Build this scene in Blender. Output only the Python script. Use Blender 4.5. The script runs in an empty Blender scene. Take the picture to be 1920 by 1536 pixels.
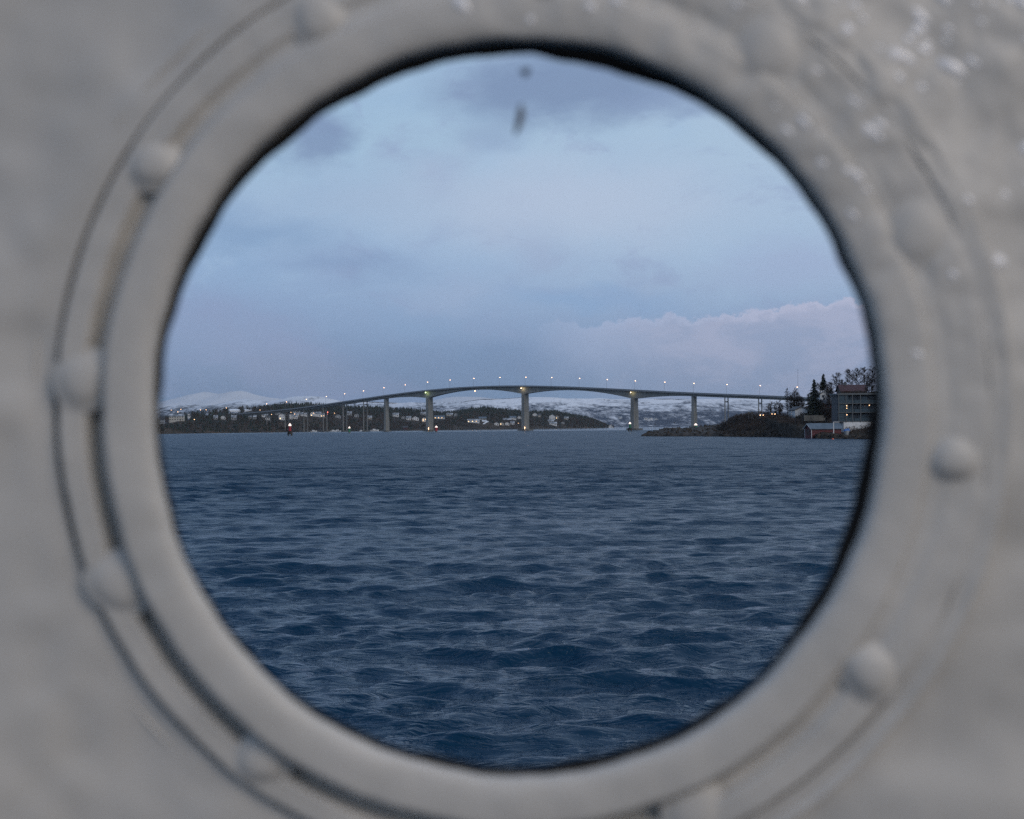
import bpy, math, random
import numpy as np
from mathutils import Vector, Matrix

R = math.radians
rnd = random.Random(7)
nrng = np.random.default_rng(7)
sc = bpy.context.scene
col = sc.collection

# ------------------------------------------------------------------ camera, sky, sun, exposure
F, CX, HY, H = 2400.0, 960.0, 799.05, 5.1        # focal length, optical axis and eye height of the photograph
ROLL = 0.0088                                     # the ship heels a little
cam_d = bpy.data.cameras.new('camera')
cam = bpy.data.objects.new('camera', cam_d); col.objects.link(cam)
cam.location = (0, 0, H)
cam.rotation_euler = (R(90), ROLL, 0)
cam_d.sensor_width = 36.0
cam_d.lens = 45.0
cam_d.shift_y = (HY - 768.0) / 1920.0
cam_d.clip_start = 0.05
cam_d.clip_end = 60000
cam_d.dof.use_dof = True
cam_d.dof.focus_distance = 1300.0
cam_d.dof.aperture_fstop = 6.2
sc.camera = cam

SUN_TO = Vector((0.58, -0.68, 0.50)).normalized()  # towards the low sun behind the ship
sun_el = math.asin(SUN_TO.z); sun_az = math.atan2(SUN_TO.x, SUN_TO.y)

def srgb(r, g, b):
    f = lambda c: (c / 255 / 12.92) if c <= 10 else ((c / 255 + 0.055) / 1.055) ** 2.4
    return (f(r), f(g), f(b), 1.0)

class NT:
    """small wrapper for wiring node trees"""
    def __init__(s, tree): s.t = tree; s.n = tree.nodes; s.l = tree.links
    def new(s, typ, **kw):
        n = s.n.new(typ)
        for k, v in kw.items(): setattr(n, k, v)
        return n
    def put(s, sock, v):
        if hasattr(v, 'is_linked') or isinstance(v, bpy.types.NodeSocket): s.l.new(v, sock)
        else: sock.default_value = v
    def math(s, op, a, b=None, c=None, clamp=False):
        n = s.new('ShaderNodeMath', operation=op, use_clamp=clamp)
        s.put(n.inputs[0], a)
        if b is not None: s.put(n.inputs[1], b)
        if c is not None: s.put(n.inputs[2], c)
        return n.outputs[0]
    def mix(s, f, a, b):
        n = s.new('ShaderNodeMix', data_type='RGBA')
        s.put(n.inputs[0], f); s.put(n.inputs[6], a); s.put(n.inputs[7], b)
        return n.outputs[2]
    def noise(s, vec, scale, detail=4, rough=0.55, dist=0.0):
        n = s.new('ShaderNodeTexNoise')
        if vec is not None: s.l.new(vec, n.inputs['Vector'])
        n.inputs['Scale'].default_value = scale; n.inputs['Detail'].default_value = detail
        n.inputs['Roughness'].default_value = rough; n.inputs['Distortion'].default_value = dist
        return n.outputs[0]
    def smooth(s, v, lo, hi, a=0.0, b=1.0):
        n = s.new('ShaderNodeMapRange', interpolation_type='SMOOTHSTEP')
        s.put(n.inputs[0], v); n.inputs[1].default_value = lo; n.inputs[2].default_value = hi
        n.inputs[3].default_value = a; n.inputs[4].default_value = b
        return n.outputs[0]
    def ramp(s, f, stops):
        n = s.new('ShaderNodeValToRGB'); cr = n.color_ramp
        while len(cr.elements) < len(stops): cr.elements.new(0.5)
        for e, (p, c) in zip(cr.elements, stops): e.position = p; e.color = c
        s.put(n.inputs[0], f); return n.outputs[0]
    def mapping(s, vec, scale):
        n = s.new('ShaderNodeMapping'); s.l.new(vec, n.inputs[0]); n.inputs['Scale'].default_value = scale
        return n.outputs[0]
    def bump(s, h, strength, dist):
        n = s.new('ShaderNodeBump'); n.inputs['Strength'].default_value = strength; n.inputs['Distance'].default_value = dist
        s.l.new(h, n.inputs['Height']); return n.outputs[0]

world = bpy.data.worlds.new('World'); sc.world = world; world.use_nodes = True
w = NT(world.node_tree); w.n.clear()
sky = w.new('ShaderNodeTexSky', sky_type='NISHITA', sun_disc=False)
sky.sun_elevation = sun_el; sky.sun_rotation = sun_az
sky.air_density = 1.3; sky.dust_density = 1.2; sky.ozone_density = 2.5
tc = w.new('ShaderNodeTexCoord')
sep = w.new('ShaderNodeSeparateXYZ'); w.l.new(tc.outputs['Generated'], sep.inputs[0])
dx, dy, dz = sep.outputs
az = w.math('ARCTAN2', dx, dy)
el = w.math('ARCSINE', dz)
comb = w.new('ShaderNodeCombineXYZ'); w.l.new(az, comb.inputs[0]); w.l.new(w.math('MULTIPLY', el, 1.9), comb.inputs[1])
ae = comb.outputs[0]
# the cloud sheet: soft dusk colours by height above the horizon
base = w.ramp(el, [(0.0, srgb(100, 132, 170)), (0.03, srgb(110, 136, 172)), (0.055, srgb(124, 147, 184)),
                   (0.09, srgb(136, 160, 197)), (0.125, srgb(146, 171, 206)), (0.165, srgb(161, 184, 213)),
                   (0.22, srgb(160, 188, 213)), (0.30, srgb(150, 179, 211)), (0.42, srgb(133, 160, 197)),
                   (1.0, srgb(130, 150, 185))])
n1 = w.noise(ae, 5.0, 5, 0.55, 0.3)
n2 = w.noise(ae, 14.0, 6, 0.6, 0.4)
lav = srgb(140, 151, 188); pale = srgb(184, 200, 221); blue = srgb(128, 165, 204)
c = w.mix(w.math('MULTIPLY', w.smooth(n1, 0.48, 0.68), 0.7), base, lav)
c = w.mix(w.math('MULTIPLY', w.smooth(n1, 0.50, 0.30), 0.35), c, blue)
c = w.mix(w.math('MULTIPLY', w.math('MULTIPLY', w.smooth(az, -0.3, 0.25), w.smooth(el, 0.05, 0.14)), 0.55), c, pale)
def aim(px, py):
    u, v = (px - CX) / F, (HY - py) / F
    return math.atan2(u, 1.0), math.atan(v / math.sqrt(1 + u * u))
wn = w.new('ShaderNodeTexNoise'); w.l.new(ae, wn.inputs['Vector']); wn.inputs['Scale'].default_value = 22; wn.inputs['Detail'].default_value = 5
wsep = w.new('ShaderNodeSeparateColor'); w.l.new(wn.outputs['Color'], wsep.inputs[0])
azw = w.math('ADD', az, w.math('MULTIPLY', w.math('SUBTRACT', wsep.outputs[0], 0.5), 0.055))
elw = w.math('ADD', el, w.math('MULTIPLY', w.math('SUBTRACT', wsep.outputs[1], 0.5), 0.035))
def cloud(c, px, py, rx, ry, colour, amt, soft=0.75):
    a0, e0 = aim(px, py)
    p = w.math('MULTIPLY', w.math('SUBTRACT', azw, a0), F / rx)
    q = w.math('MULTIPLY', w.math('SUBTRACT', elw, e0), F / ry)
    d = w.math('SQRT', w.math('ADD', w.math('MULTIPLY', p, p), w.math('MULTIPLY', q, q)))
    m = w.smooth(d, 1.0 + soft * 0.5, 1.0 - soft, 0.0, amt)
    return w.mix(m, c, colour)
# the darker drifting clouds the photograph shows, each at its own bearing
c = w.mix(w.math('MULTIPLY', w.smooth(n2, 0.52, 0.70), 0.42), c, lav)
c = w.mix(w.math('MULTIPLY', w.math('MULTIPLY', w.smooth(n2, 0.47, 0.30), w.smooth(el, 0.06, 0.12)), 0.40), c, srgb(166, 190, 218))
c = cloud(c, 1060, 165, 250, 75, srgb(121, 139, 173), 0.85, 0.6)
c = cloud(c, 1250, 195, 120, 30, srgb(130, 147, 182), 0.6, 0.8)
c = cloud(c, 930, 255, 80, 30, srgb(140, 158, 190), 0.5, 0.9)
c = cloud(c, 595, 250, 85, 55, srgb(124, 142, 177), 0.8, 0.6)
c = cloud(c, 420, 400, 120, 40, srgb(131, 156, 192), 0.5, 0.9)
c = cloud(c, 500, 440, 160, 30, srgb(126, 152, 189), 0.5, 0.9)
c = cloud(c, 640, 495, 150, 32, srgb(130, 152, 189), 0.6, 0.9)
c = cloud(c, 700, 370, 230, 60, srgb(163, 181, 208), 0.6, 0.9)
c = cloud(c, 1080, 380, 330, 90, srgb(184, 195, 217), 0.75, 0.9)
c = cloud(c, 850, 550, 110, 35, srgb(158, 174, 205), 0.55, 0.9)
c = cloud(c, 1500, 500, 160, 50, srgb(158, 169, 204), 0.5, 0.9)
c = cloud(c, 430, 620, 160, 60, srgb(140, 155, 190), 0.6, 0.9)
c = cloud(c, 560, 690, 140, 40, srgb(133, 148, 180), 0.6, 0.9)
c = cloud(c, 1100, 560, 170, 28, srgb(133, 163, 203), 0.6, 0.9)
c = cloud(c, 880, 690, 260, 60, srgb(112, 137, 175), 0.6, 0.9)
# the bank with a lit top edge low over the headland
a0, e0 = aim(1080, 603); a1, e1 = aim(1640, 566)
edge = w.math('ADD', e0, w.math('MULTIPLY', w.math('SUBTRACT', az, a0), (e1 - e0) / (a1 - a0)))
bn = w.noise(w.mapping(ae, (1, 0.6, 1)), 38, 6, 0.62)
below = w.math('SUBTRACT', w.math('ADD', edge, w.math('MULTIPLY', w.math('SUBTRACT', bn, 0.5), 0.036)), el)
bank = w.math('MULTIPLY', w.smooth(below, -0.0004, 0.0030), w.smooth(below, 0.062, 0.006))
bank = w.math('MULTIPLY', bank, w.smooth(az, a0 - 0.05, a0 + 0.035))
bank = w.math('MULTIPLY', bank, w.smooth(az, 1.3, 0.7))
c = w.mix(bank, c, w.mix(w.smooth(az, 0.05, 0.24), srgb(160, 174, 206), srgb(186, 187, 212)))
low = w.math('MULTIPLY', w.math('MULTIPLY', w.smooth(below, 0.0, 0.01), w.smooth(az, a0 - 0.04, a0 + 0.11)), 0.85)
low = w.math('MULTIPLY', low, w.smooth(az, 1.3, 0.7))
c = w.mix(low, c, w.mix(w.smooth(n2, 0.4, 0.62), srgb(143, 157, 189), srgb(164, 170, 198)))
skyc = w.new('ShaderNodeVectorMath', operation='SCALE'); w.l.new(sky.outputs[0], skyc.inputs[0]); skyc.inputs['Scale'].default_value = 0.06
total = w.mix(0.90, skyc.outputs[0], c)
bg = w.new('ShaderNodeBackground'); w.l.new(total, bg.inputs[0]); bg.inputs[1].default_value = 1.12
wo = w.new('ShaderNodeOutputWorld'); w.l.new(bg.outputs[0], wo.inputs[0])

sun_d = bpy.data.lights.new('sun', 'SUN'); sun_d.energy = 1.15; sun_d.angle = R(32); sun_d.color = (1.0, 0.87, 0.74)
sun = bpy.data.objects.new('sun', sun_d); col.objects.link(sun)
sun.rotation_euler = (-SUN_TO).to_track_quat('-Z', 'Y').to_euler()

vs = sc.view_settings
vs.view_transform = 'Standard'; vs.look = 'None'; vs.gamma = 1.0; vs.use_curve_mapping = False
vs.exposure = 0.0
cy = sc.cycles
cy.use_denoising = False
try: cy.denoiser = 'OPENIMAGEDENOISE'
except Exception: pass
cy.max_bounces = 5; cy.diffuse_bounces = 2; cy.glossy_bounces = 3; cy.transparent_max_bounces = 12; cy.volume_bounces = 0
cy.sample_clamp_indirect = 4.0

# ------------------------------------------------------------------ helpers
def P(px, py, Y):
    """the point at distance Y that is seen at pixel (px, py) of the photograph"""
    u, v = (px - CX) / F, (HY - py) / F
    return Vector(((u + -ROLL * v) * Y, Y, H + (v + ROLL * u) * Y))
def pix(p):
    u, v = p[0] / p[1], (p[2] - H) / p[1]
    return CX + F * (u + ROLL * v), HY - F * (v - ROLL * u)
def hz(px): return HY + ROLL * (px - CX)          # the horizon's row in that column

def material(name, colour=None, rough=0.7, build=None, emit=None, strength=1.0, metallic=0.0, spec=0.5):
    m = bpy.data.materials.new(name); m.use_nodes = True
    t = NT(m.node_tree); b = m.node_tree.nodes['Principled BSDF']
    b.inputs['Roughness'].default_value = rough; b.inputs['Metallic'].default_value = metallic
    b.inputs['Specular IOR Level'].default_value = spec
    if colour: b.inputs['Base Color'].default_value = (*colour[:3], 1)
    if emit:
        b.inputs['Emission Color'].default_value = (*emit[:3], 1); b.inputs['Emission Strength'].default_value = strength
        m.cycles.emission_sampling = 'NONE'
    if build: build(t, b)
    return m

def mottled(a, b2, scale, lo=0.35, hi=0.65, rough=0.8, stretch=(1, 1, 1), bump=0.0, bdist=0.1):
    def build(t, b):
        g = t.new('ShaderNodeTexCoord').outputs['Object']
        n = t.noise(t.mapping(g, stretch), scale, 5, 0.6)
        t.l.new(t.mix(t.smooth(n, lo, hi), (*a, 1), (*b2, 1)), b.inputs['Base Color'])
        if bump: t.l.new(t.bump(t.noise(g, scale * 3, 4), bump, bdist), b.inputs['Normal'])
    return build

class MB:
    def __init__(s): s.v = []; s.f = []
    def poly(s, pts, faces):
        o = len(s.v); s.v += [tuple(p) for p in pts]; s.f += [tuple(i + o for i in f) for f in faces]; return s
    def box(s, x0, x1, y0, y1, z0, z1):
        return s.poly([(x0, y0, z0), (x1, y0, z0), (x1, y1, z0), (x0, y1, z0), (x0, y0, z1), (x1, y0, z1), (x1, y1, z1), (x0, y1, z1)],
                      [(0, 3, 2, 1), (4, 5, 6, 7), (0, 1, 5, 4), (1, 2, 6, 5), (2, 3, 7, 6), (3, 0, 4, 7)])
    def tube(s, a, b, ra, rb, n=6, caps=True):
        a, b = Vector(a), Vector(b); d = (b - a).normalized()
        x = d.orthogonal().normalized(); y = d.cross(x)
        pts = []
        for c_, r_ in ((a, ra), (b, rb)):
            for k in range(n):
                t = 2 * math.pi * k / n
                pts.append(c_ + x * (r_ * math.cos(t)) + y * (r_ * math.sin(t)))
        fs = [(k, (k + 1) % n, n + (k + 1) % n, n + k) for k in range(n)]
        if caps: fs += [tuple(range(n - 1, -1, -1)), tuple(range(n, 2 * n))]
        return s.poly(pts, fs)
    def lathe(s, c, prof, n=12):
        """prof: (radius, z) pairs around a vertical axis at c"""
        pts = []; fs = []
        for r_, z_ in prof:
            for k in range(n):
                t = 2 * math.pi * k / n
                pts.append((c[0] + r_ * math.cos(t), c[1] + r_ * math.sin(t), c[2] + z_))
        for i in range(len(prof) - 1):
            for k in range(n):
                fs.append((i * n + k, i * n + (k + 1) % n, (i + 1) * n + (k + 1) % n, (i + 1) * n + k))
        fs += [tuple(range(n - 1, -1, -1)), tuple(range((len(prof) - 1) * n, len(prof) * n))]
        return s.poly(pts, fs)
    def mesh(s, name):
        me = bpy.data.meshes.new(name); me.from_pydata(s.v, [], s.f); me.update(); return me
    def build(s, name, mat, parent=None, smooth=False):
        me = s.mesh(name)
        if mat: me.materials.append(mat)
        if smooth: me.polygons.foreach_set('use_smooth', [True] * len(me.polygons))
        return link(name, me, parent)
def link(name, me, parent=None):
    o = bpy.data.objects.new(name, me); col.objects.link(o)
    if parent: o.parent = parent
    return o
def grid_mesh(name, V, rows, cols, mat, close=False, smooth=True):
    """V: (rows, cols, 3) array"""
    me = bpy.data.meshes.new(name)
    idx = np.arange(rows * cols).reshape(rows, cols)
    if close: idx = np.concatenate([idx, idx[:, :1]], 1)
    q = np.stack([idx[:-1, :-1], idx[:-1, 1:], idx[1:, 1:], idx[1:, :-1]], -1).reshape(-1, 4)
    me.vertices.add(rows * cols); me.vertices.foreach_set('co', np.ascontiguousarray(V, dtype=np.float32).ravel())
    me.loops.add(q.size); me.loops.foreach_set('vertex_index', q.ravel().astype(np.int32))
    me.polygons.add(len(q)); me.polygons.foreach_set('loop_start', np.arange(0, q.size, 4, dtype=np.int32))
    me.update(calc_edges=True)
    if smooth: me.polygons.foreach_set('use_smooth', np.ones(len(q), dtype=bool))
    me.materials.append(mat); me.validate()
    return link(name, me)
def tri_mesh(name, V, T, mat, parent=None):
    me = bpy.data.meshes.new(name)
    V = np.asarray(V, dtype=np.float32); T = np.asarray(T, dtype=np.int32)
    me.vertices.add(len(V)); me.vertices.foreach_set('co', V.ravel())
    me.loops.add(T.size); me.loops.foreach_set('vertex_index', T.ravel())
    me.polygons.add(len(T)); me.polygons.foreach_set('loop_start', np.arange(0, T.size, 3, dtype=np.int32))
    me.update(calc_edges=True); me.materials.append(mat)
    return link(name, me, parent)
def empty(name, loc, label, cat, group=None, rz=0.0):
    o = bpy.data.objects.new(name, None); col.objects.link(o); o.location = loc; o.rotation_euler.z = rz
    o.empty_display_size = 0.1
    return tag(o, label, cat, group)
def tag(o, label=None, cat=None, group=None, kind=None):
    for k, v in (('label', label), ('category', cat), ('group', group), ('kind', kind)):
        if v: o[k] = v
    return o
def kids(o): return [x for x in bpy.data.objects if x.parent == o]
def copy_tree(o, parent=None):
    c2 = o.copy(); col.objects.link(c2)
    if parent: c2.parent = parent
    for ch in KIDS.get(o.name) or kids(o): copy_tree(ch, c2)
    return c2
KIDS = {}
# smooth value noise in numpy, for land
def vnoise(x, y, seed=0):
    xi, yi = np.floor(x).astype(int), np.floor(y).astype(int); fx, fy = x - xi, y - yi
    def h(a, b):
        n = (a * 374761393 + b * 668265263 + seed * 1442695041) & 0xffffffff
        n = ((n ^ (n >> 13)) * 1274126177) & 0xffffffff
        return ((n ^ (n >> 16)) & 0xffff) / 65535.0
    u, v = fx * fx * (3 - 2 * fx), fy * fy * (3 - 2 * fy)
    return (h(xi, yi) * (1 - u) + h(xi + 1, yi) * u) * (1 - v) + (h(xi, yi + 1) * (1 - u) + h(xi + 1, yi + 1) * u) * v
def fbm(x, y, seed=0, oct=4):
    s = 0; a = 0.5
    for k in range(oct): s = s + a * (vnoise(x * 2 ** k, y * 2 ** k, seed + k) - 0.5); a *= 0.5
    return s * 2

# ------------------------------------------------------------------ materials
def m_paint(t, b):
    g = t.new('ShaderNodeTexCoord').outputs['Object']
    n = t.noise(g, 9, 5, 0.6); n2_ = t.noise(g, 45, 4, 0.6)
    c_ = t.mix(t.smooth(n, 0.3, 0.7), (0.475, 0.444, 0.394, 1), (0.540, 0.503, 0.447, 1))
    c_ = t.mix(t.math('MULTIPLY', t.smooth(n2_, 0.55, 0.8), 0.25), c_, (0.48, 0.445, 0.41, 1))
    t.l.new(c_, b.inputs['Base Color'])
    t.l.new(t.smooth(n2_, 0.3, 0.7, 0.38, 0.6), b.inputs['Roughness'])
    t.l.new(t.bump(t.noise(g, 260, 3), 0.25, 0.0006), b.inputs['Normal'])
M_paint = material('ship_paint', build=m_paint, spec=0.4)
M_rubber = material('black_rubber', (0.012, 0.011, 0.010), 0.85, spec=0.15)
M_dirt = material('window_dirt', (0.13, 0.135, 0.14), 0.9)

M_conc = material('concrete', build=mottled((0.185, 0.178, 0.158), (0.26, 0.248, 0.222), 0.12, rough=0.85, stretch=(1, 1, 0.25)))
M_conc_dark = material('wet_concrete', build=mottled((0.07, 0.068, 0.062), (0.14, 0.135, 0.12), 0.3))
M_deck = material('parapet_steel', (0.22, 0.23, 0.24), 0.5)
M_asph = material('asphalt', (0.05, 0.05, 0.052), 0.9)
M_pole = material('galvanised_pole', (0.25, 0.26, 0.27), 0.5, metallic=0.5)
WARM = (1.0, 0.66, 0.40)
M_lamp = material('lit_luminaire', (0.8, 0.8, 0.8), 0.4, emit=(1.0, 0.55, 0.30), strength=5.5)
M_lamp_small = material('lit_town_lamp', (0.8, 0.8, 0.8), 0.4, emit=(1.0, 0.55, 0.26), strength=5)
M_flood = material('lit_floodlight', (0.8, 0.8, 0.8), 0.4, emit=(1.0, 0.74, 0.42), strength=5)
M_floodg = material('lit_green_floodlight', (0.8, 0.8, 0.8), 0.4, emit=(0.8, 1.0, 0.42), strength=5)
M_red_lamp = material('lit_red_lamp', (0.8, 0.2, 0.2), 0.4, emit=(1.0, 0.22, 0.16), strength=9)
M_win = material('dark_window', (0.02, 0.025, 0.03), 0.12)
M_win_lit = material('lit_window', (0.5, 0.4, 0.3), 0.3, emit=(1.0, 0.62, 0.28), strength=3.2)
M_white = material('white_boards', build=mottled((0.54, 0.54, 0.54), (0.66, 0.66, 0.66), 0.6))
M_cream = material('cream_boards', build=mottled((0.36, 0.335, 0.295), (0.46, 0.43, 0.38), 0.6))
M_grey = material('grey_boards', build=mottled((0.24, 0.25, 0.26), (0.32, 0.33, 0.34), 0.6))
M_red = material('red_boards', build=mottled((0.066, 0.010, 0.014), (0.092, 0.014, 0.018), 0.8))
M_brown = material('brown_boards', build=mottled((0.035, 0.024, 0.020), (0.06, 0.04, 0.032), 0.8))
M_roof_dark = material('dark_roof', build=mottled((0.035, 0.038, 0.045), (0.06, 0.063, 0.07), 0.7))
M_roof_red = material('red_roof_tiles', build=mottled((0.040, 0.017, 0.019), (0.060, 0.022, 0.025), 0.9))
M_roof_snow = material('snowy_roof', build=mottled((0.12, 0.135, 0.15), (0.48, 0.50, 0.53), 0.16, 0.45, 0.6))
M_roof_blue = material('blue_grey_roof', build=mottled((0.07, 0.10, 0.13), (0.10, 0.135, 0.175), 0.4))
M_snow = material('snow', build=mottled((0.66, 0.68, 0.72), (0.80, 0.81, 0.83), 0.05))
M_rock = material('shore_rock', spec=0.15, build=mottled((0.016, 0.013, 0.010), (0.055, 0.042, 0.031), 0.35, rough=0.85))
M_con = material('conifer_needles', spec=0.15, build=mottled((0.012, 0.020, 0.016), (0.030, 0.040, 0.030), 0.12))
M_twig = material('bare_twigs', spec=0.15, build=mottled((0.030, 0.023, 0.020), (0.075, 0.056, 0.046), 0.10))
M_bark = material('bark', (0.045, 0.036, 0.032), 0.9)
M_bcn_red = material('red_beacon_paint', (0.33, 0.018, 0.024), 0.5)
M_bcn_green = material('green_beacon_paint', (0.006, 0.16, 0.065), 0.5)
M_bcn_top = material('lit_white_lantern', (0.8, 0.8, 0.8), 0.5, emit=(1.0, 0.72, 0.58), strength=1.3)
M_glassy = material('balcony_glass', (0.035, 0.055, 0.065), 0.08, spec=0.6)
M_slab = material('balcony_slab', (0.10, 0.11, 0.115), 0.8)
M_tarp = material('blue_tarp', (0.02, 0.10, 0.30), 0.6)
M_orange = material('orange_plastic', (0.65, 0.14, 0.06), 0.5)
M_car = material('car_paint', (0.06, 0.06, 0.065), 0.35)
M_tyre = material('tyre_rubber', (0.015, 0.015, 0.015), 0.9)
M_sign = material('dark_sign_back', (0.05, 0.045, 0.035), 0.7)

# ------------------------------------------------------------------ the sea
def m_sea(t, b):
    g = t.new('ShaderNodeNewGeometry').outputs['Position']
    b.inputs['Base Color'].default_value = (0.001, 0.025, 0.058, 1)
    b.inputs['Roughness'].default_value = 0.10
    b.inputs['IOR'].default_value = 1.333
    b.inputs['Specular IOR Level'].default_value = 0.27
    b.inputs['Specular Tint'].default_value = (0.80, 0.95, 1.0, 1)
    at = t.new('ShaderNodeAttribute', attribute_name='chop')             # chop too short for the mesh at this range
    b.inputs['Base Color'].default_value = (0.001, 0.025, 0.058, 1)
    t.l.new(t.smooth(at.outputs['Fac'], 0.25, 1.0, 0.06, 0.34), b.inputs['Roughness'])
    warp = t.new('ShaderNodeVectorMath', operation='ADD'); t.l.new(g, warp.inputs[0])
    wn_ = t.new('ShaderNodeTexNoise'); t.l.new(g, wn_.inputs['Vector']); wn_.inputs['Scale'].default_value = 0.35; wn_.inputs['Detail'].default_value = 2
    ws = t.new('ShaderNodeVectorMath', operation='SCALE'); t.l.new(wn_.outputs['Color'], ws.inputs[0]); ws.inputs['Scale'].default_value = 1.6
    t.l.new(ws.outputs[0], warp.inputs[1])
    last = None
    for sx, sy, dist, stg in ((0.7, 2.1, 0.16, None), (1.9, 5.0, 0.085, 1.0), (4.5, 10.0, 0.022, 0.8)):
        n = t.noise(t.mapping(warp.outputs[0], (sx, sy, 1.0)), 1.0, 4, 0.6)
        r_ = t.math('SUBTRACT', 1.0, t.math('MULTIPLY', t.math('ABSOLUTE', t.math('SUBTRACT', n, 0.5)), 2.2))   # little crests
        n = t.math('ADD', t.math('MULTIPLY', n, 0.8), t.math('MULTIPLY', r_, 0.28))
        bn_ = t.new('ShaderNodeBump'); bn_.inputs['Distance'].default_value = dist; bn_.inputs['Strength'].default_value = stg or 1.0
        t.l.new(n, bn_.inputs['Height'])
        if last: t.l.new(last, bn_.inputs['Normal'])
        last = bn_.outputs[0]
    n0 = t.noise(t.mapping(g, (0.35, 1.0, 1.0)), 0.9, 3, 0.6)
    b0 = t.new('ShaderNodeBump'); b0.inputs['Distance'].default_value = 0.30
    t.l.new(n0, b0.inputs['Height']); t.l.new(at.outputs['Fac'], b0.inputs['Strength']); t.l.new(last, b0.inputs['Normal'])
    nf = t.noise(t.mapping(warp.outputs[0], (0.22, 0.62, 1.0)), 1.0, 4, 0.62)
    bf = t.new('ShaderNodeBump'); bf.inputs['Distance'].default_value = 1.5
    t.l.new(nf, bf.inputs['Height']); t.l.new(t.smooth(at.outputs['Fac'], 0.45, 1.0, 0.0, 1.0), bf.inputs['Strength']); t.l.new(b0.outputs[0], bf.inputs['Normal'])
    t.l.new(bf.outputs[0], b.inputs['Normal'])
M_sea = material('sea_water', build=m_sea)
def sea():
    ys = [7.0]
    while ys[-1] < 2600: ys.append(ys[-1] * 1.0040)
    while ys[-1] < 16000: ys.append(ys[-1] * 1.06)
    ys[-1] = 16000.0
    ys = np.array(ys)
    th = np.concatenate([np.linspace(-0.62, -0.36, 50)[:-1], np.linspace(-0.36, 0.36, 560), np.linspace(0.36, 0.62, 50)[1:]])
    Y, T = np.meshgrid(ys, th, indexing='ij'); X = Y * np.tan(T)
    Z = np.zeros_like(X); DX = np.zeros_like(X); DY = np.zeros_like(X)
    step = np.maximum(0.0040 * Y, 0.0013 * Y)
    near = (ys < 1200).sum()
    calm = 1.0 / (1.0 + (Y / 900.0) ** 2)
    gust = 0.75 + 0.5 * np.clip(0.5 + fbm(X / 45.0, Y / 30.0, 3, 3), 0, 1)
    rw = np.random.default_rng(11)
    for i in range(120):
        lam = 0.34 * (19.0 / 0.34) ** ((i + rw.random()) / 120)
        k = 2 * math.pi / lam
        s = 0.046 * (1.0 if lam < 2.3 else (2.3 / lam) ** 1.3) * min(1.0, (lam / 1.1) ** 0.55)
        a = s / k
        spread = 0.42 if lam < 1.5 else (0.27 if lam < 4 else 0.18)
        d = rw.normal(0.16, spread); cdx, cdy = math.sin(d), -math.cos(d)
        ph = rw.random() * 6.283
        sl = slice(0, near)
        fade = np.clip((lam / step[sl] - 1.7) / 1.6, 0, 1) * gust[sl]
        arg = k * (cdx * X[sl] + cdy * Y[sl]) + ph
        Z[sl] += a * fade * np.sin(arg)
        cc = 0.9 * a * fade * np.cos(arg)
        DX[sl] += cdx * cc; DY[sl] += cdy * cc
    # the broad swell that makes a few darker faces
    V = np.stack([X + DX, Y + DY, Z * calm], -1)
    o = grid_mesh('sea', V, len(ys), len(th), M_sea)
    at = o.data.attributes.new('chop', 'FLOAT', 'POINT')
    at.data.foreach_set('value', np.clip((np.log(Y) - math.log(13)) / (math.log(170) - math.log(13)), 0, 1).astype(np.float32).ravel() * np.interp(Y.ravel(), [1150, 1650], [1.0, 0.12]).astype(np.float32))
    tag(o, kind='structure')
    p = MB().poly([(-16000, -16000, -0.9), (16000, -16000, -0.9), (16000, 16000, -0.9), (-16000, 16000, -0.9)], [(0, 1, 2, 3)])
    tag(p.build('open_sea', M_sea), kind='structure')
sea()

# ------------------------------------------------------------------ far land
def interp(x, pts): return np.interp(x, [p[0] for p in pts], [p[1] for p in pts])
def hill(name, prof, Yr, Yf, Yb, mat, ncol, nrow, rough=0.0, rl=300.0, power=1.0, seed=1, foot=-2.0):
    rp = [P(px, py, Yr) for px, py in prof]
    xs = np.linspace(rp[0].x, rp[-1].x, ncol)
    zr = np.interp(xs, [p.x for p in rp], [p.z for p in rp])
    v = np.linspace(0, 1, nrow)
    rows = []
    for vi in v:
        Yv = Yf + (Yr - Yf) * vi
        yv = np.full_like(xs, Yv) + fbm(xs / rl, xs * 0 + vi * 3, seed + 5) * (Yr - Yf) * 0.08 * (vi < 1) * (vi > 0)
        z = foot + (zr - foot) * vi ** power
        z = z + fbm(xs / rl, yv / rl, seed) * rough * math.sin(math.pi * min(vi, 1) * 0.95) ** 0.7
        if vi == 1: z = z + fbm(xs / (rl * 0.2), yv / rl, seed + 9) * rough * 0.10
        rows.append(np.stack([xs, yv, z], -1))
    for vi in (0.25, 0.5, 1.0):
        rows.append(np.stack([xs, np.full_like(xs, Yr + (Yb - Yr) * vi), zr * (1 - vi) + foot * vi], -1))
    o = grid_mesh(name, np.array(rows), len(rows), ncol, mat)
    return tag(o, kind='structure')
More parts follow.
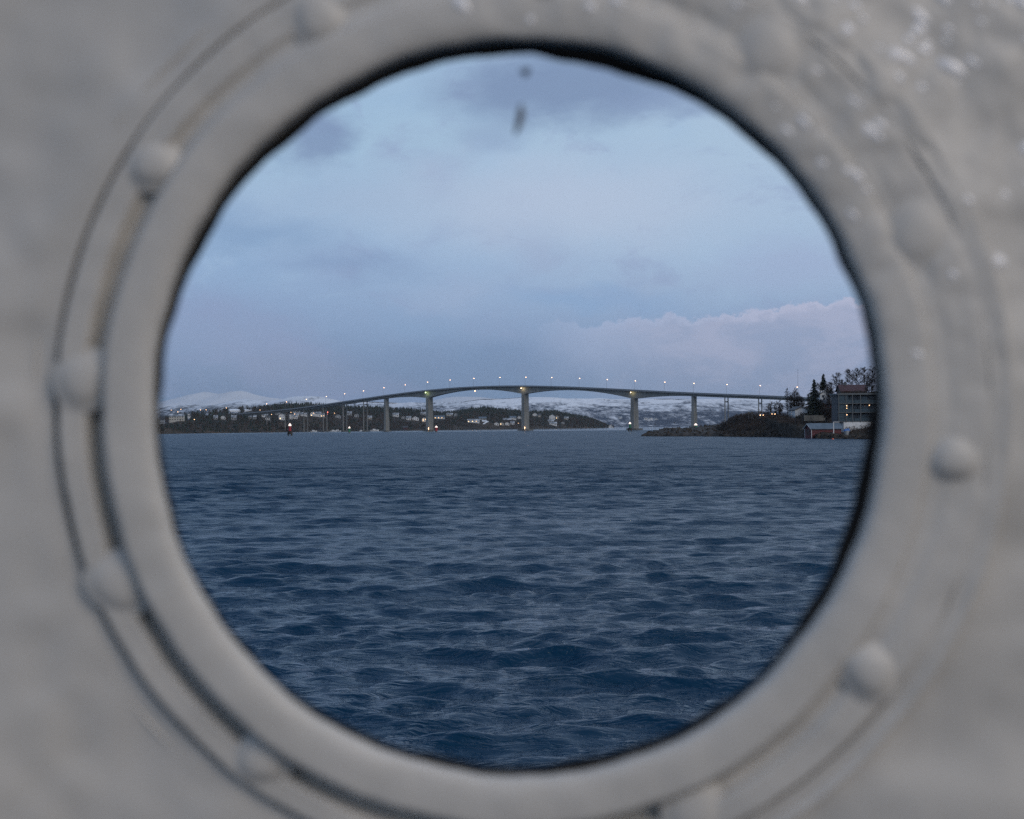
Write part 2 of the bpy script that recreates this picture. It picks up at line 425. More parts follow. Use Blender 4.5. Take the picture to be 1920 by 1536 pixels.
def m_fell(snowline, band, scale, dark, snow, seedoff, lo=0.44, hi=0.56):
    def build(t, b):
        g = t.new('ShaderNodeNewGeometry').outputs['Position']
        off = t.new('ShaderNodeVectorMath', operation='ADD'); t.l.new(g, off.inputs[0]); off.inputs[1].default_value = (seedoff, 0, 0)
        s = t.new('ShaderNodeSeparateXYZ'); t.l.new(g, s.inputs[0])
        n = t.noise(t.mapping(off.outputs[0], (1.0, 0.16, 1.5)), scale, 8, 0.68, 0.5)
        n3 = t.noise(t.mapping(off.outputs[0], (1, 0.2, 1.2)), scale * 7, 4, 0.7)
        hgt = t.math('MULTIPLY', t.math('SUBTRACT', s.outputs[2], snowline), 1.0 / band)
        f = t.math('ADD', t.math('ADD', n, t.math('MULTIPLY', t.math('SUBTRACT', n3, 0.5), 0.75)), t.math('MULTIPLY', hgt, 0.5))
        t.l.new(t.mix(t.smooth(f, lo, hi), (*dark, 1), (*snow, 1)), b.inputs['Base Color'])
        b.inputs['Roughness'].default_value = 0.9; b.inputs['Specular IOR Level'].default_value = 0.1
    return build
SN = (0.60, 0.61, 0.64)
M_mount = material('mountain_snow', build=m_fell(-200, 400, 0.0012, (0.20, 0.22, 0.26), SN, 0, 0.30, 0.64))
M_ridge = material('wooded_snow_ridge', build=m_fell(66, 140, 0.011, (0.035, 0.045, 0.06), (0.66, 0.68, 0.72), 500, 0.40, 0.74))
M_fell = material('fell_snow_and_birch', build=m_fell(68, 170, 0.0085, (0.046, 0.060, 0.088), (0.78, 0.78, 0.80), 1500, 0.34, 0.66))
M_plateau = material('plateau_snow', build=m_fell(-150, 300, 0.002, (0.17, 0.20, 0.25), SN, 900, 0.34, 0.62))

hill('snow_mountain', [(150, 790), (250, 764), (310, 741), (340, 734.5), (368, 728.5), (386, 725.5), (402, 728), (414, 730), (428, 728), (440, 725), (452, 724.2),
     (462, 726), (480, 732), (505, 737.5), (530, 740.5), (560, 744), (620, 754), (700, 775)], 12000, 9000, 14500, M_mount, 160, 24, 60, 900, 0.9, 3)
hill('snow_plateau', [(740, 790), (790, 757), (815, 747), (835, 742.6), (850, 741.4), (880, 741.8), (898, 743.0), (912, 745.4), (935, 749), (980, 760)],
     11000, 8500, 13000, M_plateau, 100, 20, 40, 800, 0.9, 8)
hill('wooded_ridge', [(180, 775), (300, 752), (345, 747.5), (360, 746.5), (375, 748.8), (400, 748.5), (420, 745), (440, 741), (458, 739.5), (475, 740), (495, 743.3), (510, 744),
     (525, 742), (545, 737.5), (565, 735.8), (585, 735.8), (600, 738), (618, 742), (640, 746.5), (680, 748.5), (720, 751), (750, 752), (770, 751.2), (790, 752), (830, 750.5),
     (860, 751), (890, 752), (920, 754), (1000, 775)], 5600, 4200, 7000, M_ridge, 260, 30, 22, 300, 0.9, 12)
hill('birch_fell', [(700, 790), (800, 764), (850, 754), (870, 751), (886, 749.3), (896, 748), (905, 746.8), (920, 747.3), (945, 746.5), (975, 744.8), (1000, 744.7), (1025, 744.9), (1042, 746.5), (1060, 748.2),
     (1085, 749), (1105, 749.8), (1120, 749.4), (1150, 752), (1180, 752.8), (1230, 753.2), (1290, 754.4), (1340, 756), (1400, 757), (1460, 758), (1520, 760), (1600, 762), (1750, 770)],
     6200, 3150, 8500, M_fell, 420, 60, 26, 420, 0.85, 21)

# the wooded shore under the bridge
E_front = [(160, 1180), (300, 1330), (450, 1520), (560, 1640), (690, 1750), (850, 1950), (1020, 2150), (1100, 2330), (1143, 2520), (1152, 2600)]
E_prof = [(160, 742), (290, 747), (340, 750), (400, 751), (450, 753), (485, 757), (500, 757), (520, 753), (545, 749.5), (575, 749), (600, 751), (640, 754), (670, 756), (700, 758), (760, 761),
          (800, 766), (830, 770), (850, 770), (870, 766), (890, 762), (910, 762), (930, 764), (950, 766), (970, 769), (1000, 771), (1020, 770), (1040, 769.5), (1055, 774), (1070, 778),
          (1090, 782), (1110, 787), (1125, 794), (1135, 799), (1145, 803.5), (1152, 806)]
def m_eland(t, b):
    g = t.new('ShaderNodeNewGeometry').outputs['Position']
    n = t.noise(g, 0.02, 5, 0.6); n3 = t.noise(g, 0.012, 4, 0.6); s = t.new('ShaderNodeSeparateXYZ'); t.l.new(g, s.inputs[0])
    c_ = t.mix(t.smooth(n, 0.4, 0.6), (0.020, 0.019, 0.016, 1), (0.055, 0.042, 0.030, 1))
    c_ = t.mix(t.math('MULTIPLY', t.smooth(n3, 0.58, 0.66), 0.5), c_, (0.10, 0.065, 0.042, 1))
    t.l.new(c_, b.inputs['Base Color']); b.inputs['Roughness'].default_value = 0.95; b.inputs['Specular IOR Level'].default_value = 0.1
M_eland = material('wooded_ground', build=m_eland)
fr = [P(px, hz(px), Y) for px, Y in E_front]
def E_Yf(x): return np.interp(x, [p.x for p in fr], [p.y for p in fr])
rg = []
for px, py in E_prof:
    Yfr = np.interp(px, [a for a, _ in E_front], [b for _, b in E_front]); dep = np.interp(px, [300, 700, 1040, 1150], [420, 460, 380, 60])
    Yr = Yfr + dep; p = P(px, py + 4.5, Yr); rg.append((p.x, Yr, max(p.z, 0.6)))
rg.sort()
EX = np.array([r[0] for r in rg]); EYR = np.array([r[1] for r in rg]); EZ = np.array([r[2] for r in rg])
def E_z(x, y):
    yf, yr = E_Yf(x), np.interp(x, EX, EYR); zr = np.interp(x, EX, EZ)
    v = np.clip((y - yf) / (yr - yf), 0, 1.6)
    up = np.minimum(v, 1)
    z = -1.2 + (zr + 1.2) * up ** 0.85 + fbm(x / 60, y / 60, 31) * 4.0 * np.sin(np.pi * np.clip(v, 0, 1)) ** 0.8
    return np.where(v > 1, zr - (v - 1) * 6, z)
xs = np.linspace(fr[0].x, fr[-1].x, 380); vv = np.concatenate([np.linspace(-0.04, 1, 44), np.array([1.15, 1.35, 1.6])])
Xg = np.tile(xs, (len(vv), 1)); Yg = E_Yf(xs)[None] + (np.interp(xs, EX, EYR) - E_Yf(xs))[None] * vv[:, None]
Zg = E_z(Xg, Yg); Zg[0] = -2.0
tag(grid_mesh('wooded_shore', np.stack([Xg, Yg, Zg], -1), len(vv), len(xs), M_eland), kind='structure')
def E_hit(px, py):
    """the point of the wooded shore seen at this pixel"""
    u, v = (px - CX) / F, (HY - py) / F
    best = None
    for Y in np.arange(1200, 3200, 3.0):
        X = (u - ROLL * v) * Y; z = H + (v + ROLL * u) * Y
        yf = E_Yf(X); yr = np.interp(X, EX, EYR)
        if Y < yf: continue
        if Y > yr + 30: break
        if E_z(np.array(X), np.array(Y)) >= z: return Vector((X, Y, float(E_z(np.array(X), np.array(Y)))))
        best = Vector((X, Y, float(E_z(np.array(X), np.array(Y)))))
    return best

# ------------------------------------------------------------------ the bridge
X0 = P(985, 800, 1380).x; BY0 = 1380.0; UX, UY = 0.768, -0.640
U = Vector((UX, UY, 0)); N = Vector((UY, -UX, 0))           # along the bridge, and out of its near side
def bxy(t, n=0.0): return Vector((X0, BY0, 0)) + U * t + N * n
TOP = [(430, 768.5), (461, 766.5), (503.5, 763), (546, 759.2), (589, 755), (610, 752.6), (653, 746.6), (690, 741.6), (732, 737.2), (770, 733.3), (811, 729), (853, 725.5), (896, 722.8), (945, 721.8),
       (985, 722.8), (1039, 726), (1091, 729.3), (1142, 732), (1194, 734.9), (1249, 738.2), (1302, 742), (1364, 745.8), (1426, 749.6), (1476, 753), (1530, 756.5)]
tt = []; zz = []
for px, py in TOP:
    d = px - 985; t_ = d / (1.336 + 0.000462 * d); Yt = BY0 + UY * t_
    tt.append(t_); zz.append(H + (hz(px) - py) / F * Yt)
pf = np.polyfit(tt, zz, 6)
T0, T1 = -500.0, 352.0
def ztop(t): return float(np.polyval(pf, t))               # top of the parapet
PIERS = [-142.0, 0.0, 142.0]; SIDE = [-212.0, 212.0]
VIA = [-248, -284, -320, -356, -392, -428, -464] + [248, 284, 320]
def depth(t):
    d = 2.5
    for p in PIERS:
        s = abs(t - p)
        if s < 71: d = max(d, 2.5 + 5.6 * (1 - s / 71.0) ** 2.0)
    return d
bridge = empty('bridge', bxy(0), 'long pale concrete bridge with arched spans rising over the sound', 'bridge')
def BL(t, n, z):                                           # bridge coordinates -> the bridge's own space
    v = U * t + N * n; return (v.x, v.y, z)
def loft(name, mat, sect, ts):
    pts = []; fs = []; k = None
    for t_ in ts:
        s = sect(t_); k = len(s); pts += [BL(t_, n, z) for n, z in s]
    for i in range(len(ts) - 1):
        for j in range(k): fs.append((i * k + j, i * k + (j + 1) % k, (i + 1) * k + (j + 1) % k, (i + 1) * k + j))
    fs += [tuple(range(k)), tuple(range((len(ts) - 1) * k, len(ts) * k))[::-1]]
    return MB().poly(pts, fs).build(name, mat, bridge)
ts_all = np.arange(T0, T1 + 0.1, 4.0)
loft('road_deck', M_asph, lambda t: [(-4.9, ztop(t) - 1.0), (4.9, ztop(t) - 1.0), (4.9, ztop(t) - 1.25), (-4.9, ztop(t) - 1.25)], ts_all)
for sgn in (1, -1):
    a, b = 4.95 * sgn, 5.25 * sgn
    loft('parapet', M_deck, lambda t: [(a, ztop(t)), (b, ztop(t)), (b, ztop(t) - 1.5), (a, ztop(t) - 1.5)], ts_all)
gs = [T0] + SIDE[:1] + PIERS + SIDE[1:] + [T1]
edges = [T0, -212, -142, 0, 142, 212, T1]
for a, b in zip(edges[:-1], edges[1:]):                      # one girder from pier to pier
    loft('girder', M_conc, lambda t: [(-4.7, ztop(t) - 1.26), (4.7, ztop(t) - 1.26), (4.7, ztop(t) - 1.65), (3.1, ztop(t) - 1.95), (3.1, ztop(t) - 1.2 - depth(t)),
                                      (-3.1, ztop(t) - 1.2 - depth(t)), (-3.1, ztop(t) - 1.95), (-4.7, ztop(t) - 1.65)], np.linspace(a + 0.03, b - 0.03, max(10, int((b - a) / 3))))
def bbox(mb, t0, t1, n0, n1, z0, z1, tp=0.0):
    c8 = [BL(t, n, z0) for t, n in ((t0, n0), (t1, n0), (t1, n1), (t0, n1))] + [BL(t, n, z1) for t, n in ((t0 + tp, n0 + tp), (t1 - tp, n0 + tp), (t1 - tp, n1 - tp), (t0 + tp, n1 - tp))]
    return mb.poly(c8, [(0, 1, 2, 3), (7, 6, 5, 4), (4, 5, 1, 0), (5, 6, 2, 1), (6, 7, 3, 2), (7, 4, 0, 3)])
for t in PIERS + SIDE:
    main = t in PIERS
    a, b = (1.9, 3.9) if main else (1.35, 2.75)
    zt = ztop(t) - 1.2 - depth(t) + 0.25; zm = 19.5 if main else 17.0
    pr = bbox(MB(), t - a, t + a, -b, b, zm, zt).build('pier', M_conc, bridge)
    bbox(MB(), t - a - 0.28, t + a + 0.28, -b - 0.28, b + 0.28, -2, zm + 0.01, 0.05).build('pier_shaft', M_conc, pr)
    if main: bbox(MB(), t - 5.6, t + 5.6, -7.2, 7.2, -2, 1.7, 0.4).build('caisson', M_conc_dark, pr)
    else: bbox(MB(), t - 3.6, t + 3.6, -5.0, 5.0, -2, 1.4 if t < 0 else 3.2, 0.4).build('caisson', M_conc_dark, pr)
for t in VIA:
    zt = ztop(t) - 3.55
    zb = -2.0
    if t < -330: zb = float(E_z(np.array(bxy(t).x), np.array(bxy(t).y))) - 2
    pr = bbox(MB(), t - 0.8, t + 0.8, -3.8, 3.8, zt, zt + 0.2).build('viaduct_pier', M_conc, bridge)
    for n in (-3.0, 3.0): MB().tube(BL(t, n, zb), BL(t, n, zt), 0.62, 0.55, 10).build('column', M_conc, pr)
    bbox(MB(), t - 0.45, t + 0.45, -2.4, 2.4, zt - 4.6, zt - 3.4).build('cross_beam', M_conc, pr)
    if t in (248, 284): bbox(MB(), t - 5, t + 5, -6, 6, -2, 5.4 if t == 248 else 4.0).build('foundation', M_conc_dark, pr)
    elif -330 < t: bbox(MB(), t - 2, t + 2, -4.2, 4.2, -2, 1.1).build('foundation', M_conc_dark, pr)
bbox(MB(), T1 - 6, T1 + 12, -5.6, 5.6, -2, ztop(T1) - 1.3).build('abutment', M_conc, bridge)
bbox(MB(), T0 - 14, T0 + 1, -5.6, 5.6, 5, ztop(T0) - 1.3).build('abutment', M_conc, bridge)
def point_light(name, loc, energy, colour, parent, r=0.6):
    l = bpy.data.lights.new(name, 'POINT'); l.energy = energy; l.color = colour; l.shadow_soft_size = r
    o = bpy.data.objects.new(name, l); col.objects.link(o); o.location = loc; o.parent = parent; return o
for t, mat, lc in ((-142, M_floodg, (0.8, 1.0, 0.4)), (0, M_flood, (1.0, 0.78, 0.45)), (142, M_flood, (1.0, 0.85, 0.4))):
    z = ztop(t) - 3.0
    o = MB().lathe(BL(t - 1.6 if t <= 0 else t - 1.2, 4.6, z), [(0.25, -0.4), (0.62 if t < 142 else 0.45, -0.2), (0.62 if t < 142 else 0.45, 0.25), (0.2, 0.5)], 10).build('floodlight', mat, bridge)
    p = bxy(t - 1.4, 5.6); point_light('floodlight_lamp', Vector(BL(t + 0.4, 5.2, z - 1.0)), 420 if t == 0 else 230, lc, bridge)
MB().lathe(BL(-72, 0, ztop(-72) - 5.0), [(0.2, -0.5), (0.55, -0.3), (0.55, 0.5), (0.2, 0.75)], 10).build('navigation_light', M_lamp, bridge)
for t in (0, -142):
    MB().lathe(BL(t + 4.2, 6.2, 3.6), [(0.2, -2.0), (0.2, -0.5), (0.42, -0.4), (0.42, 0.4), (0.2, 0.5)], 10).build('navigation_light', M_lamp_small, bridge)

# street lamps along the parapet
def make_lamp(h=9.6, head=0.58):
    root = empty('street_lamp', (0, 0, 0), 'tall thin street lamp with a lit warm head on the bridge', 'street lamp', 'lit street lamps along the bridge')
    MB().tube((0, 0, -0.2), (0, 0, h), 0.14, 0.08, 6).tube((0, 0, h - 0.1), (1.1, 0, h + 0.25), 0.07, 0.06, 6).build('pole', M_pole, root)
    MB().lathe((1.2, 0, h + 0.1), [(0.25 * head, -0.40 * head), (0.85 * head, -0.2 * head), (head, 0.25 * head), (0.5 * head, 0.62 * head), (0.15 * head, 0.75 * head)], 10).build('lamp_head', M_lamp, root)
    MB().box(-0.2, 0.2, -0.2, 0.2, -0.25, 0.2).build('base_plate', M_pole, root)
    return root
lamp0 = make_lamp(); KIDS[lamp0.name] = kids(lamp0)
WHERE = {-427: 'lowest street lamp where the bridge meets the wooded shore', -388: 'street lamp over the wooded shore second from the low end of the bridge', -350: 'street lamp on the bridge above the red beacon standing farther out',
         -313: 'street lamp on the bridge just beyond the red beacon', -280: 'street lamp on the bridge above the slim green beacon', -247: 'street lamp above the last twin-column pier before the thick side pier',
         -212: 'street lamp above the side pier on the wooded side', -177: 'street lamp between the side pier and the first tall pier', -141: 'street lamp above the tall pier with the greenish floodlight',
         -106: 'street lamp on the main span nearest the greenish floodlight', -70: 'street lamp above the hanging light of the main span', -32: 'street lamp at the crest before the middle pier',
         4.5: 'street lamp at the crest above the middle pier with the warm floodlight', 39.7: 'first street lamp past the middle pier on the falling side', 76.5: 'street lamp over the mid of the second main span',
         111.5: 'street lamp one short of the tall pier beside the green beacon', 146: 'street lamp above the tall pier beside the green beacon', 181: 'street lamp between that pier and the rocky islet pier',
         214.3: 'street lamp above the pier on the rocky islet', 251: 'street lamp above the first twin columns past the islet', 286.4: 'street lamp above the second twin columns by the headland', 324: 'street lamp peeping over the dense bare bush at the headland end'}
for i, (t, lab) in enumerate(WHERE.items()):
    o = lamp0 if i == 0 else copy_tree(lamp0)
    o.location = bxy(t, 5.0 if t < 300 else 4.6); o.location.z = ztop(t) - 0.9; o.rotation_euler.z = math.atan2(-N.y, -N.x)
    o['label'] = lab
# a car on the bridge
def car(name, loc, rz, label, lit=True, light=M_lamp_small):
    root = empty(name, loc, label, 'car', rz=rz)
    b = MB(); sec = [(-2.1, 0.45), (-2.1, 0.95), (-1.5, 1.0), (-0.9, 1.45), (0.7, 1.45), (1.3, 0.95), (2.1, 0.82), (2.15, 0.4)]
    n = len(sec); b.poly([(x, -0.85, z) for x, z in sec] + [(x, 0.85, z) for x, z in sec], [tuple(range(n)), tuple(range(2 * n - 1, n - 1, -1))] + [(k, (k + 1) % n, n + (k + 1) % n, n + k)[::-1] for k in range(n)])
    b.build('body', M_car, root)
    for sx in (-1.3, 1.35):
        for sy in (-0.8, 0.8): MB().tube((sx, sy - 0.1, 0.33), (sx, sy + 0.1, 0.33), 0.33, 0.33, 10).build('wheel', M_tyre, root)
    for sy in (-0.62, 0.62): MB().lathe((2.18, sy, 0.72), [(0.08, -0.17), (0.18, -0.08), (0.18, 0.08), (0.08, 0.17)], 8).build('headlight', light, root)
    for sy in (-0.6, 0.6): MB().box(-2.16, -2.08, sy - 0.15, sy + 0.15, 0.7, 0.9).build('tail_light', M_red_lamp, root)
    return root
p = bxy(-225, 2.0); p.z = ztop(-225) - 0.98
o = car('car', p, math.atan2(U.y, U.x) + math.pi, 'car with lit headlights crossing the bridge above the side pier')
def big_bus():
    p = bxy(-222, 2.6); root = empty('bus', (p.x, p.y, ztop(-222) - 0.98), 'small pale bus with lit front crossing the bridge', 'bus', rz=math.atan2(U.y, U.x))
# lamps in the town on the wooded shore
town = [(321.6, 758.0, 'lit street lamp at the upper edge of the pale apartment block'), (334, 761.6, 'brightest lit street lamp just over the pale apartment block'), (339.7, 756.8, 'faint street lamp beyond the pale apartment block'),
        (376.4, 758.7, 'lit street lamp, first of a pair in the upper wood'), (387, 758.7, 'lit street lamp, second of a pair in the upper wood'), (425, 755.8, 'lit street lamp at the end of the snowy field'),
        (488, 760.7, 'lit street lamp below the bridge end'), (364.5, 776.4, 'lone lit street lamp low among dark trees'), (509.5, 769.6, 'small street lamp beside the low white houses'),
        (546, 766, 'small street lamp over the snowy roofs'), (553, 769.5, 'small street lamp in front of the brownish house'), (588.5, 768.4, 'small street lamp at the big white gabled house'),
        (607.5, 773.6, 'bright street lamp between the twin-column piers'), (627.5, 769, 'street lamp past the twin columns among trees'), (972, 794, 'small orange street lamp by the middle pier')]
tl = None
for px, py, lab in town:
    g = E_hit(px, py + 9)
    if tl is None:
        tl = make_lamp(6.6, 0.5); tl['group'] = 'lit street lamps in the town'; KIDS[tl.name] = kids(tl); o = tl
        for k in kids(tl):
            if k.name.startswith('lamp_head'): k.data.materials[0] = M_lamp_small
    else: o = copy_tree(tl)
    z = P(px, py, g.y).z; o.location = (g.x - 1.2, g.y, z - 6.7); o['label'] = lab
o = MB().lathe((0, 0, 0), [(0.1, -6), (0.1, -0.5), (0.7, -0.4), (0.7, 0.5), (0.2, 0.7)], 8).build('signal_lamp', M_red_lamp)
g = E_hit(614.5, 772); o.location = (g.x, g.y, P(614.5, 767, g.y).z); tag(o, 'small red lamp on a mast between the twin columns', 'lamp')

# ------------------------------------------------------------------ houses
def house(name, loc, w_, d_, h_, front, wall, roof, label, group, rz=0.0, lit=0, cat='house', roof_h=None, nwin=None, chimney=True, storeys=1):
    """front 'gable': the gable looks at the water; 'side': the roof slope does. Local -y looks at the water."""
    root = empty(name, loc, label, cat, group, rz)
    rh = roof_h or (0.42 * (w_ if front == 'gable' else d_))
    a, b = w_ / 2, d_ / 2
    mb = MB()
    if front == 'gable':
        mb.poly([(-a, -b, -2.5), (a, -b, -2.5), (a, -b, h_), (0, -b, h_ + rh), (-a, -b, h_), (-a, b, -2.5), (a, b, -2.5), (a, b, h_), (0, b, h_ + rh), (-a, b, h_)],
                [(0, 1, 2, 3, 4), (9, 8, 7, 6, 5), (1, 6, 7, 2), (5, 0, 4, 9), (2, 7, 8, 3), (3, 8, 9, 4)])
    else:
        mb.poly([(-a, -b, -2.5), (-a, b, -2.5), (-a, b, h_), (-a, 0, h_ + rh), (-a, -b, h_), (a, -b, -2.5), (a, b, -2.5), (a, b, h_), (a, 0, h_ + rh), (a, -b, h_)],
                [(4, 3, 2, 1, 0), (5, 6, 7, 8, 9), (0, 5, 9, 4), (1, 2, 7, 6), (4, 9, 8, 3), (3, 8, 7, 2)])
    mb.build('wall', wall, root)
    th, ov = 0.22, 0.5
    r_ = MB()
    if front == 'gable':
        sl = rh / a
        for s in (-1, 1):
            x1 = s * (a + ov); z1 = h_ - ov * sl
            q = [(0, -b - ov, h_ + rh + 0.02), (x1, -b - ov, z1 + 0.02), (x1, b + ov, z1 + 0.02), (0, b + ov, h_ + rh + 0.02)]
            r_.poly(q + [(x, y, z + th) for x, y, z in q], [(0, 1, 2, 3), (7, 6, 5, 4), (0, 4, 5, 1), (1, 5, 6, 2), (2, 6, 7, 3), (3, 7, 4, 0)])
    else:
        sl = rh / b
        for s in (-1, 1):
            y1 = s * (b + ov); z1 = h_ - ov * sl
            q = [(-a - ov, 0, h_ + rh + 0.02), (-a - ov, y1, z1 + 0.02), (a + ov, y1, z1 + 0.02), (a + ov, 0, h_ + rh + 0.02)]
            r_.poly(q + [(x, y, z + th) for x, y, z in q], [(0, 1, 2, 3), (7, 6, 5, 4), (0, 4, 5, 1), (1, 5, 6, 2), (2, 6, 7, 3), (3, 7, 4, 0)])
    ro = r_.build('roof', roof, root)
    if chimney:
        cx = a * 0.3; MB().box(cx - 0.35, cx + 0.35, 0.1, 0.8, h_ + rh * 0.5, h_ + rh + 1.0).build('chimney', M_roof_dark, ro)
    nw = nwin or max(2, int(w_ / 2.8)); k = 0
    for st in range(storeys):
        zc = (h_ / storeys) * (st + 0.52); wh = min(1.3, h_ / storeys * 0.46)
        for i in range(nw):
            x = -a + w_ * (i + 0.5) / nw
            l_ = lit and (k % max(1, (nw * storeys) // lit) == 0); k += 1
            MB().box(x - 0.5, x + 0.5, -b - 0.06, -b + 0.1, zc - wh / 2, zc + wh / 2).build('window', M_win_lit if l_ else M_win, root)
    if front == 'gable' and rh > 2.0:
        MB().box(-0.45, 0.45, -b - 0.06, -b + 0.1, h_ + rh * 0.25, h_ + rh * 0.25 + 0.9).build('window', M_win, root)
    MB().box(a * 0.55 - 0.45, a * 0.55 + 0.45, -b - 0.09, -b + 0.08, 0.0, 2.0).build('door', M_brown, root)
    return root
HOUSES = [  # centre px, base py, width px, eave height m, front, wall, roof, lit, storeys, label
    (304.5, 783, 8, 5.0, 'side', M_grey, M_roof_dark, 0, 2, 'dim grey house below the pale apartment block at the rim'),
    (332, 778, 27, 5.4, 'side', M_cream, M_roof_snow, 0, 2, 'long pale two-storey apartment block under the upper street lamps'),
    (355, 771, 4, 2.6, 'gable', M_white, M_roof_snow, 0, 1, 'tiny white hut among trees beside the pale apartment block'),
    (405, 777, 7, 2.6, 'side', M_grey, M_roof_snow, 0, 1, 'faint grey house half hidden in trees below the pair of lamps'),
    (419, 777, 8, 3.0, 'gable', M_white, M_roof_dark, 0, 1, 'white gabled house alone in the dark trees'),
    (439, 778, 9, 3.0, 'side', M_grey, M_roof_snow, 0, 1, 'grey house with pale roof below the snowy field'),
    (474, 777, 14, 2.4, 'side', M_grey, M_roof_snow, 0, 1, 'long low grey building beside the low white houses'),
    (497, 774, 11, 2.6, 'side', M_white, M_roof_snow, 0, 1, 'low white house with snowy roof below the bridge end'),
    (502, 779, 7, 3.0, 'side', M_white, M_roof_dark, 0, 1, 'small white house just downhill of the low snowy one'),
    (529, 779.5, 11, 6.0, 'gable', M_white, M_roof_snow, 1, 2, 'tall white two-storey house beside the first twin columns'),
    (521, 770.5, 9, 2.4, 'side', M_grey, M_roof_snow, 0, 1, 'grey house uphill of the tall white one'),
    (545.5, 779, 6, 5.4, 'gable', M_white, M_roof_snow, 0, 2, 'narrow white house straight above the red beacon farthest out'),
    (555, 767, 16, 2.6, 'side', M_grey, M_roof_snow, 0, 1, 'wide house with snow covered roof uphill of the red beacon'),
    (556, 773.5, 10, 2.6, 'side', M_cream, M_roof_snow, 1, 1, 'brownish house with a lamp lit porch uphill of the red beacon'),
    (554, 777.5, 8, 2.4, 'side', M_white, M_roof_snow, 0, 1, 'low white house downhill of the brownish one'),
    (571, 773, 13, 2.4, 'side', M_white, M_roof_snow, 0, 1, 'low white house between the twin columns and the big gables'),
    (587, 774, 9, 4.4, 'gable', M_white, M_roof_snow, 1, 2, 'big white gabled house with lamp, uphill half of the pair'),
    (597, 775, 11, 4.2, 'side', M_white, M_roof_snow, 0, 2, 'big white house with snowy roof, downhill half of the pair'),
    (605, 776, 7, 2.6, 'side', M_white, M_roof_snow, 1, 1, 'small white house with lit window at the twin columns'),
    (634, 778, 10, 2.6, 'gable', M_grey, M_roof_snow, 0, 1, 'grey gabled house between two pairs of twin columns'),
    (643, 779, 7, 2.6, 'gable', M_brown, M_roof_snow, 0, 1, 'brown gabled house next to the grey gabled one'),
    (656, 773, 8, 2.8, 'side', M_grey, M_roof_snow, 0, 1, 'grey house with rounded snowy roof above the slim green beacon'),
    (669, 777, 8, 2.8, 'gable', M_grey, M_roof_snow, 0, 1, 'grey gabled house before the last twin columns'),
    (693.5, 781, 8, 2.4, 'side', M_cream, M_roof_snow, 0, 1, 'low cream house beside the last twin columns'),
    (742.5, 777.5, 11, 3.2, 'side', M_white, M_roof_snow, 0, 1, 'white house with terrace just past the side pier'),
    (756.5, 782, 7, 2.6, 'gable', M_grey, M_roof_snow, 0, 1, 'grey gabled house before the white gabled cluster'),
    (766.5, 784, 9, 3.2, 'side', M_white, M_roof_snow, 0, 1, 'white house with grey roof, first of the cluster by the tall pier'),
    (779.5, 785, 12, 3.2, 'gable', M_white, M_roof_snow, 0, 1, 'broad white gabled house in the cluster by the tall pier'),
    (794, 775.5, 10, 2.6, 'side', M_grey, M_roof_snow, 0, 1, 'grey house uphill against the tall pier'),
    (796, 788, 9, 4.6, 'gable', M_white, M_roof_snow, 3, 2, 'bright white gabled house with many lights against the tall pier'),
    (824.5, 783, 19, 3.0, 'side', M_white, M_roof_blue, 3, 1, 'long white house with blue roof and lit windows past the tall pier'),
    (843.5, 778, 12, 2.6, 'side', M_cream, M_roof_snow, 0, 1, 'cream house uphill of the long white lit one'),
    (855, 778, 6, 3.2, 'gable', M_grey, M_roof_snow, 0, 1, 'small grey gabled house beside the cream one'),
    (888, 791, 22, 2.8, 'side', M_white, M_roof_snow, 3, 1, 'long low white house with three glowing windows'),
    (905, 787, 14, 3.2, 'side', M_grey, M_roof_blue, 0, 1, 'large grey roofed house at the top of the snowy zigzag path'),
    (931, 797, 8, 3.0, 'gable', M_white, M_roof_dark, 0, 1, 'white steep gabled row house nearest the zigzag path'),
    (941, 797, 8, 3.0, 'gable', M_cream, M_roof_dark, 1, 1, 'cream steep gabled row house in the middle of three'),
    (951, 797, 8, 3.0, 'gable', M_white, M_roof_dark, 0, 1, 'white steep gabled row house nearest the middle pier'),
    (951, 790, 15, 2.6, 'side', M_brown, M_roof_snow, 0, 1, 'brown house with pale roof uphill of the row houses'),
    (962, 786.5, 12, 3.2, 'side', M_white, M_roof_blue, 0, 1, 'white house with blue grey roof uphill by the middle pier'),
    (974, 785.5, 7, 3.0, 'gable', M_white, M_roof_dark, 0, 1, 'small white gabled house against the middle pier'),
    (961, 796, 7, 2.2, 'side', M_white, M_roof_snow, 0, 1, 'low white shed between the row houses and the middle pier'),
    (1003.5, 781, 9, 3.0, 'gable', M_white, M_roof_snow, 0, 1, 'white gabled house high just past the middle pier'),
    (1012, 783, 5, 3.6, 'side', M_cream, M_roof_dark, 0, 1, 'narrow cream house next to the high white gable'),
    (1035.5, 787.5, 11, 5.4, 'gable', M_white, M_roof_snow, 0, 2, 'tall white gabled villa at the top of the point'),
    (1045, 787, 5, 4.6, 'gable', M_cream, M_roof_red, 1, 2, 'narrow house with orange glow beside the tall white villa'),
    (1033, 793.5, 11, 2.6, 'side', M_grey, M_roof_snow, 0, 1, 'grey roofed house straight downhill of the villa'),
    (1037, 798.5, 14, 2.8, 'side', M_white, M_roof_snow, 0, 1, 'white house near the water downhill of the villa'),
    (1062, 788.5, 8, 2.4, 'side', M_cream, M_roof_snow, 0, 1, 'low pale house among trees towards the tip of the point'),
    (1056, 797, 6, 2.4, 'gable', M_grey, M_roof_dark, 0, 1, 'dim grey hut among trees near the water'),
]
GH = 'houses on the wooded shore'
clear = []
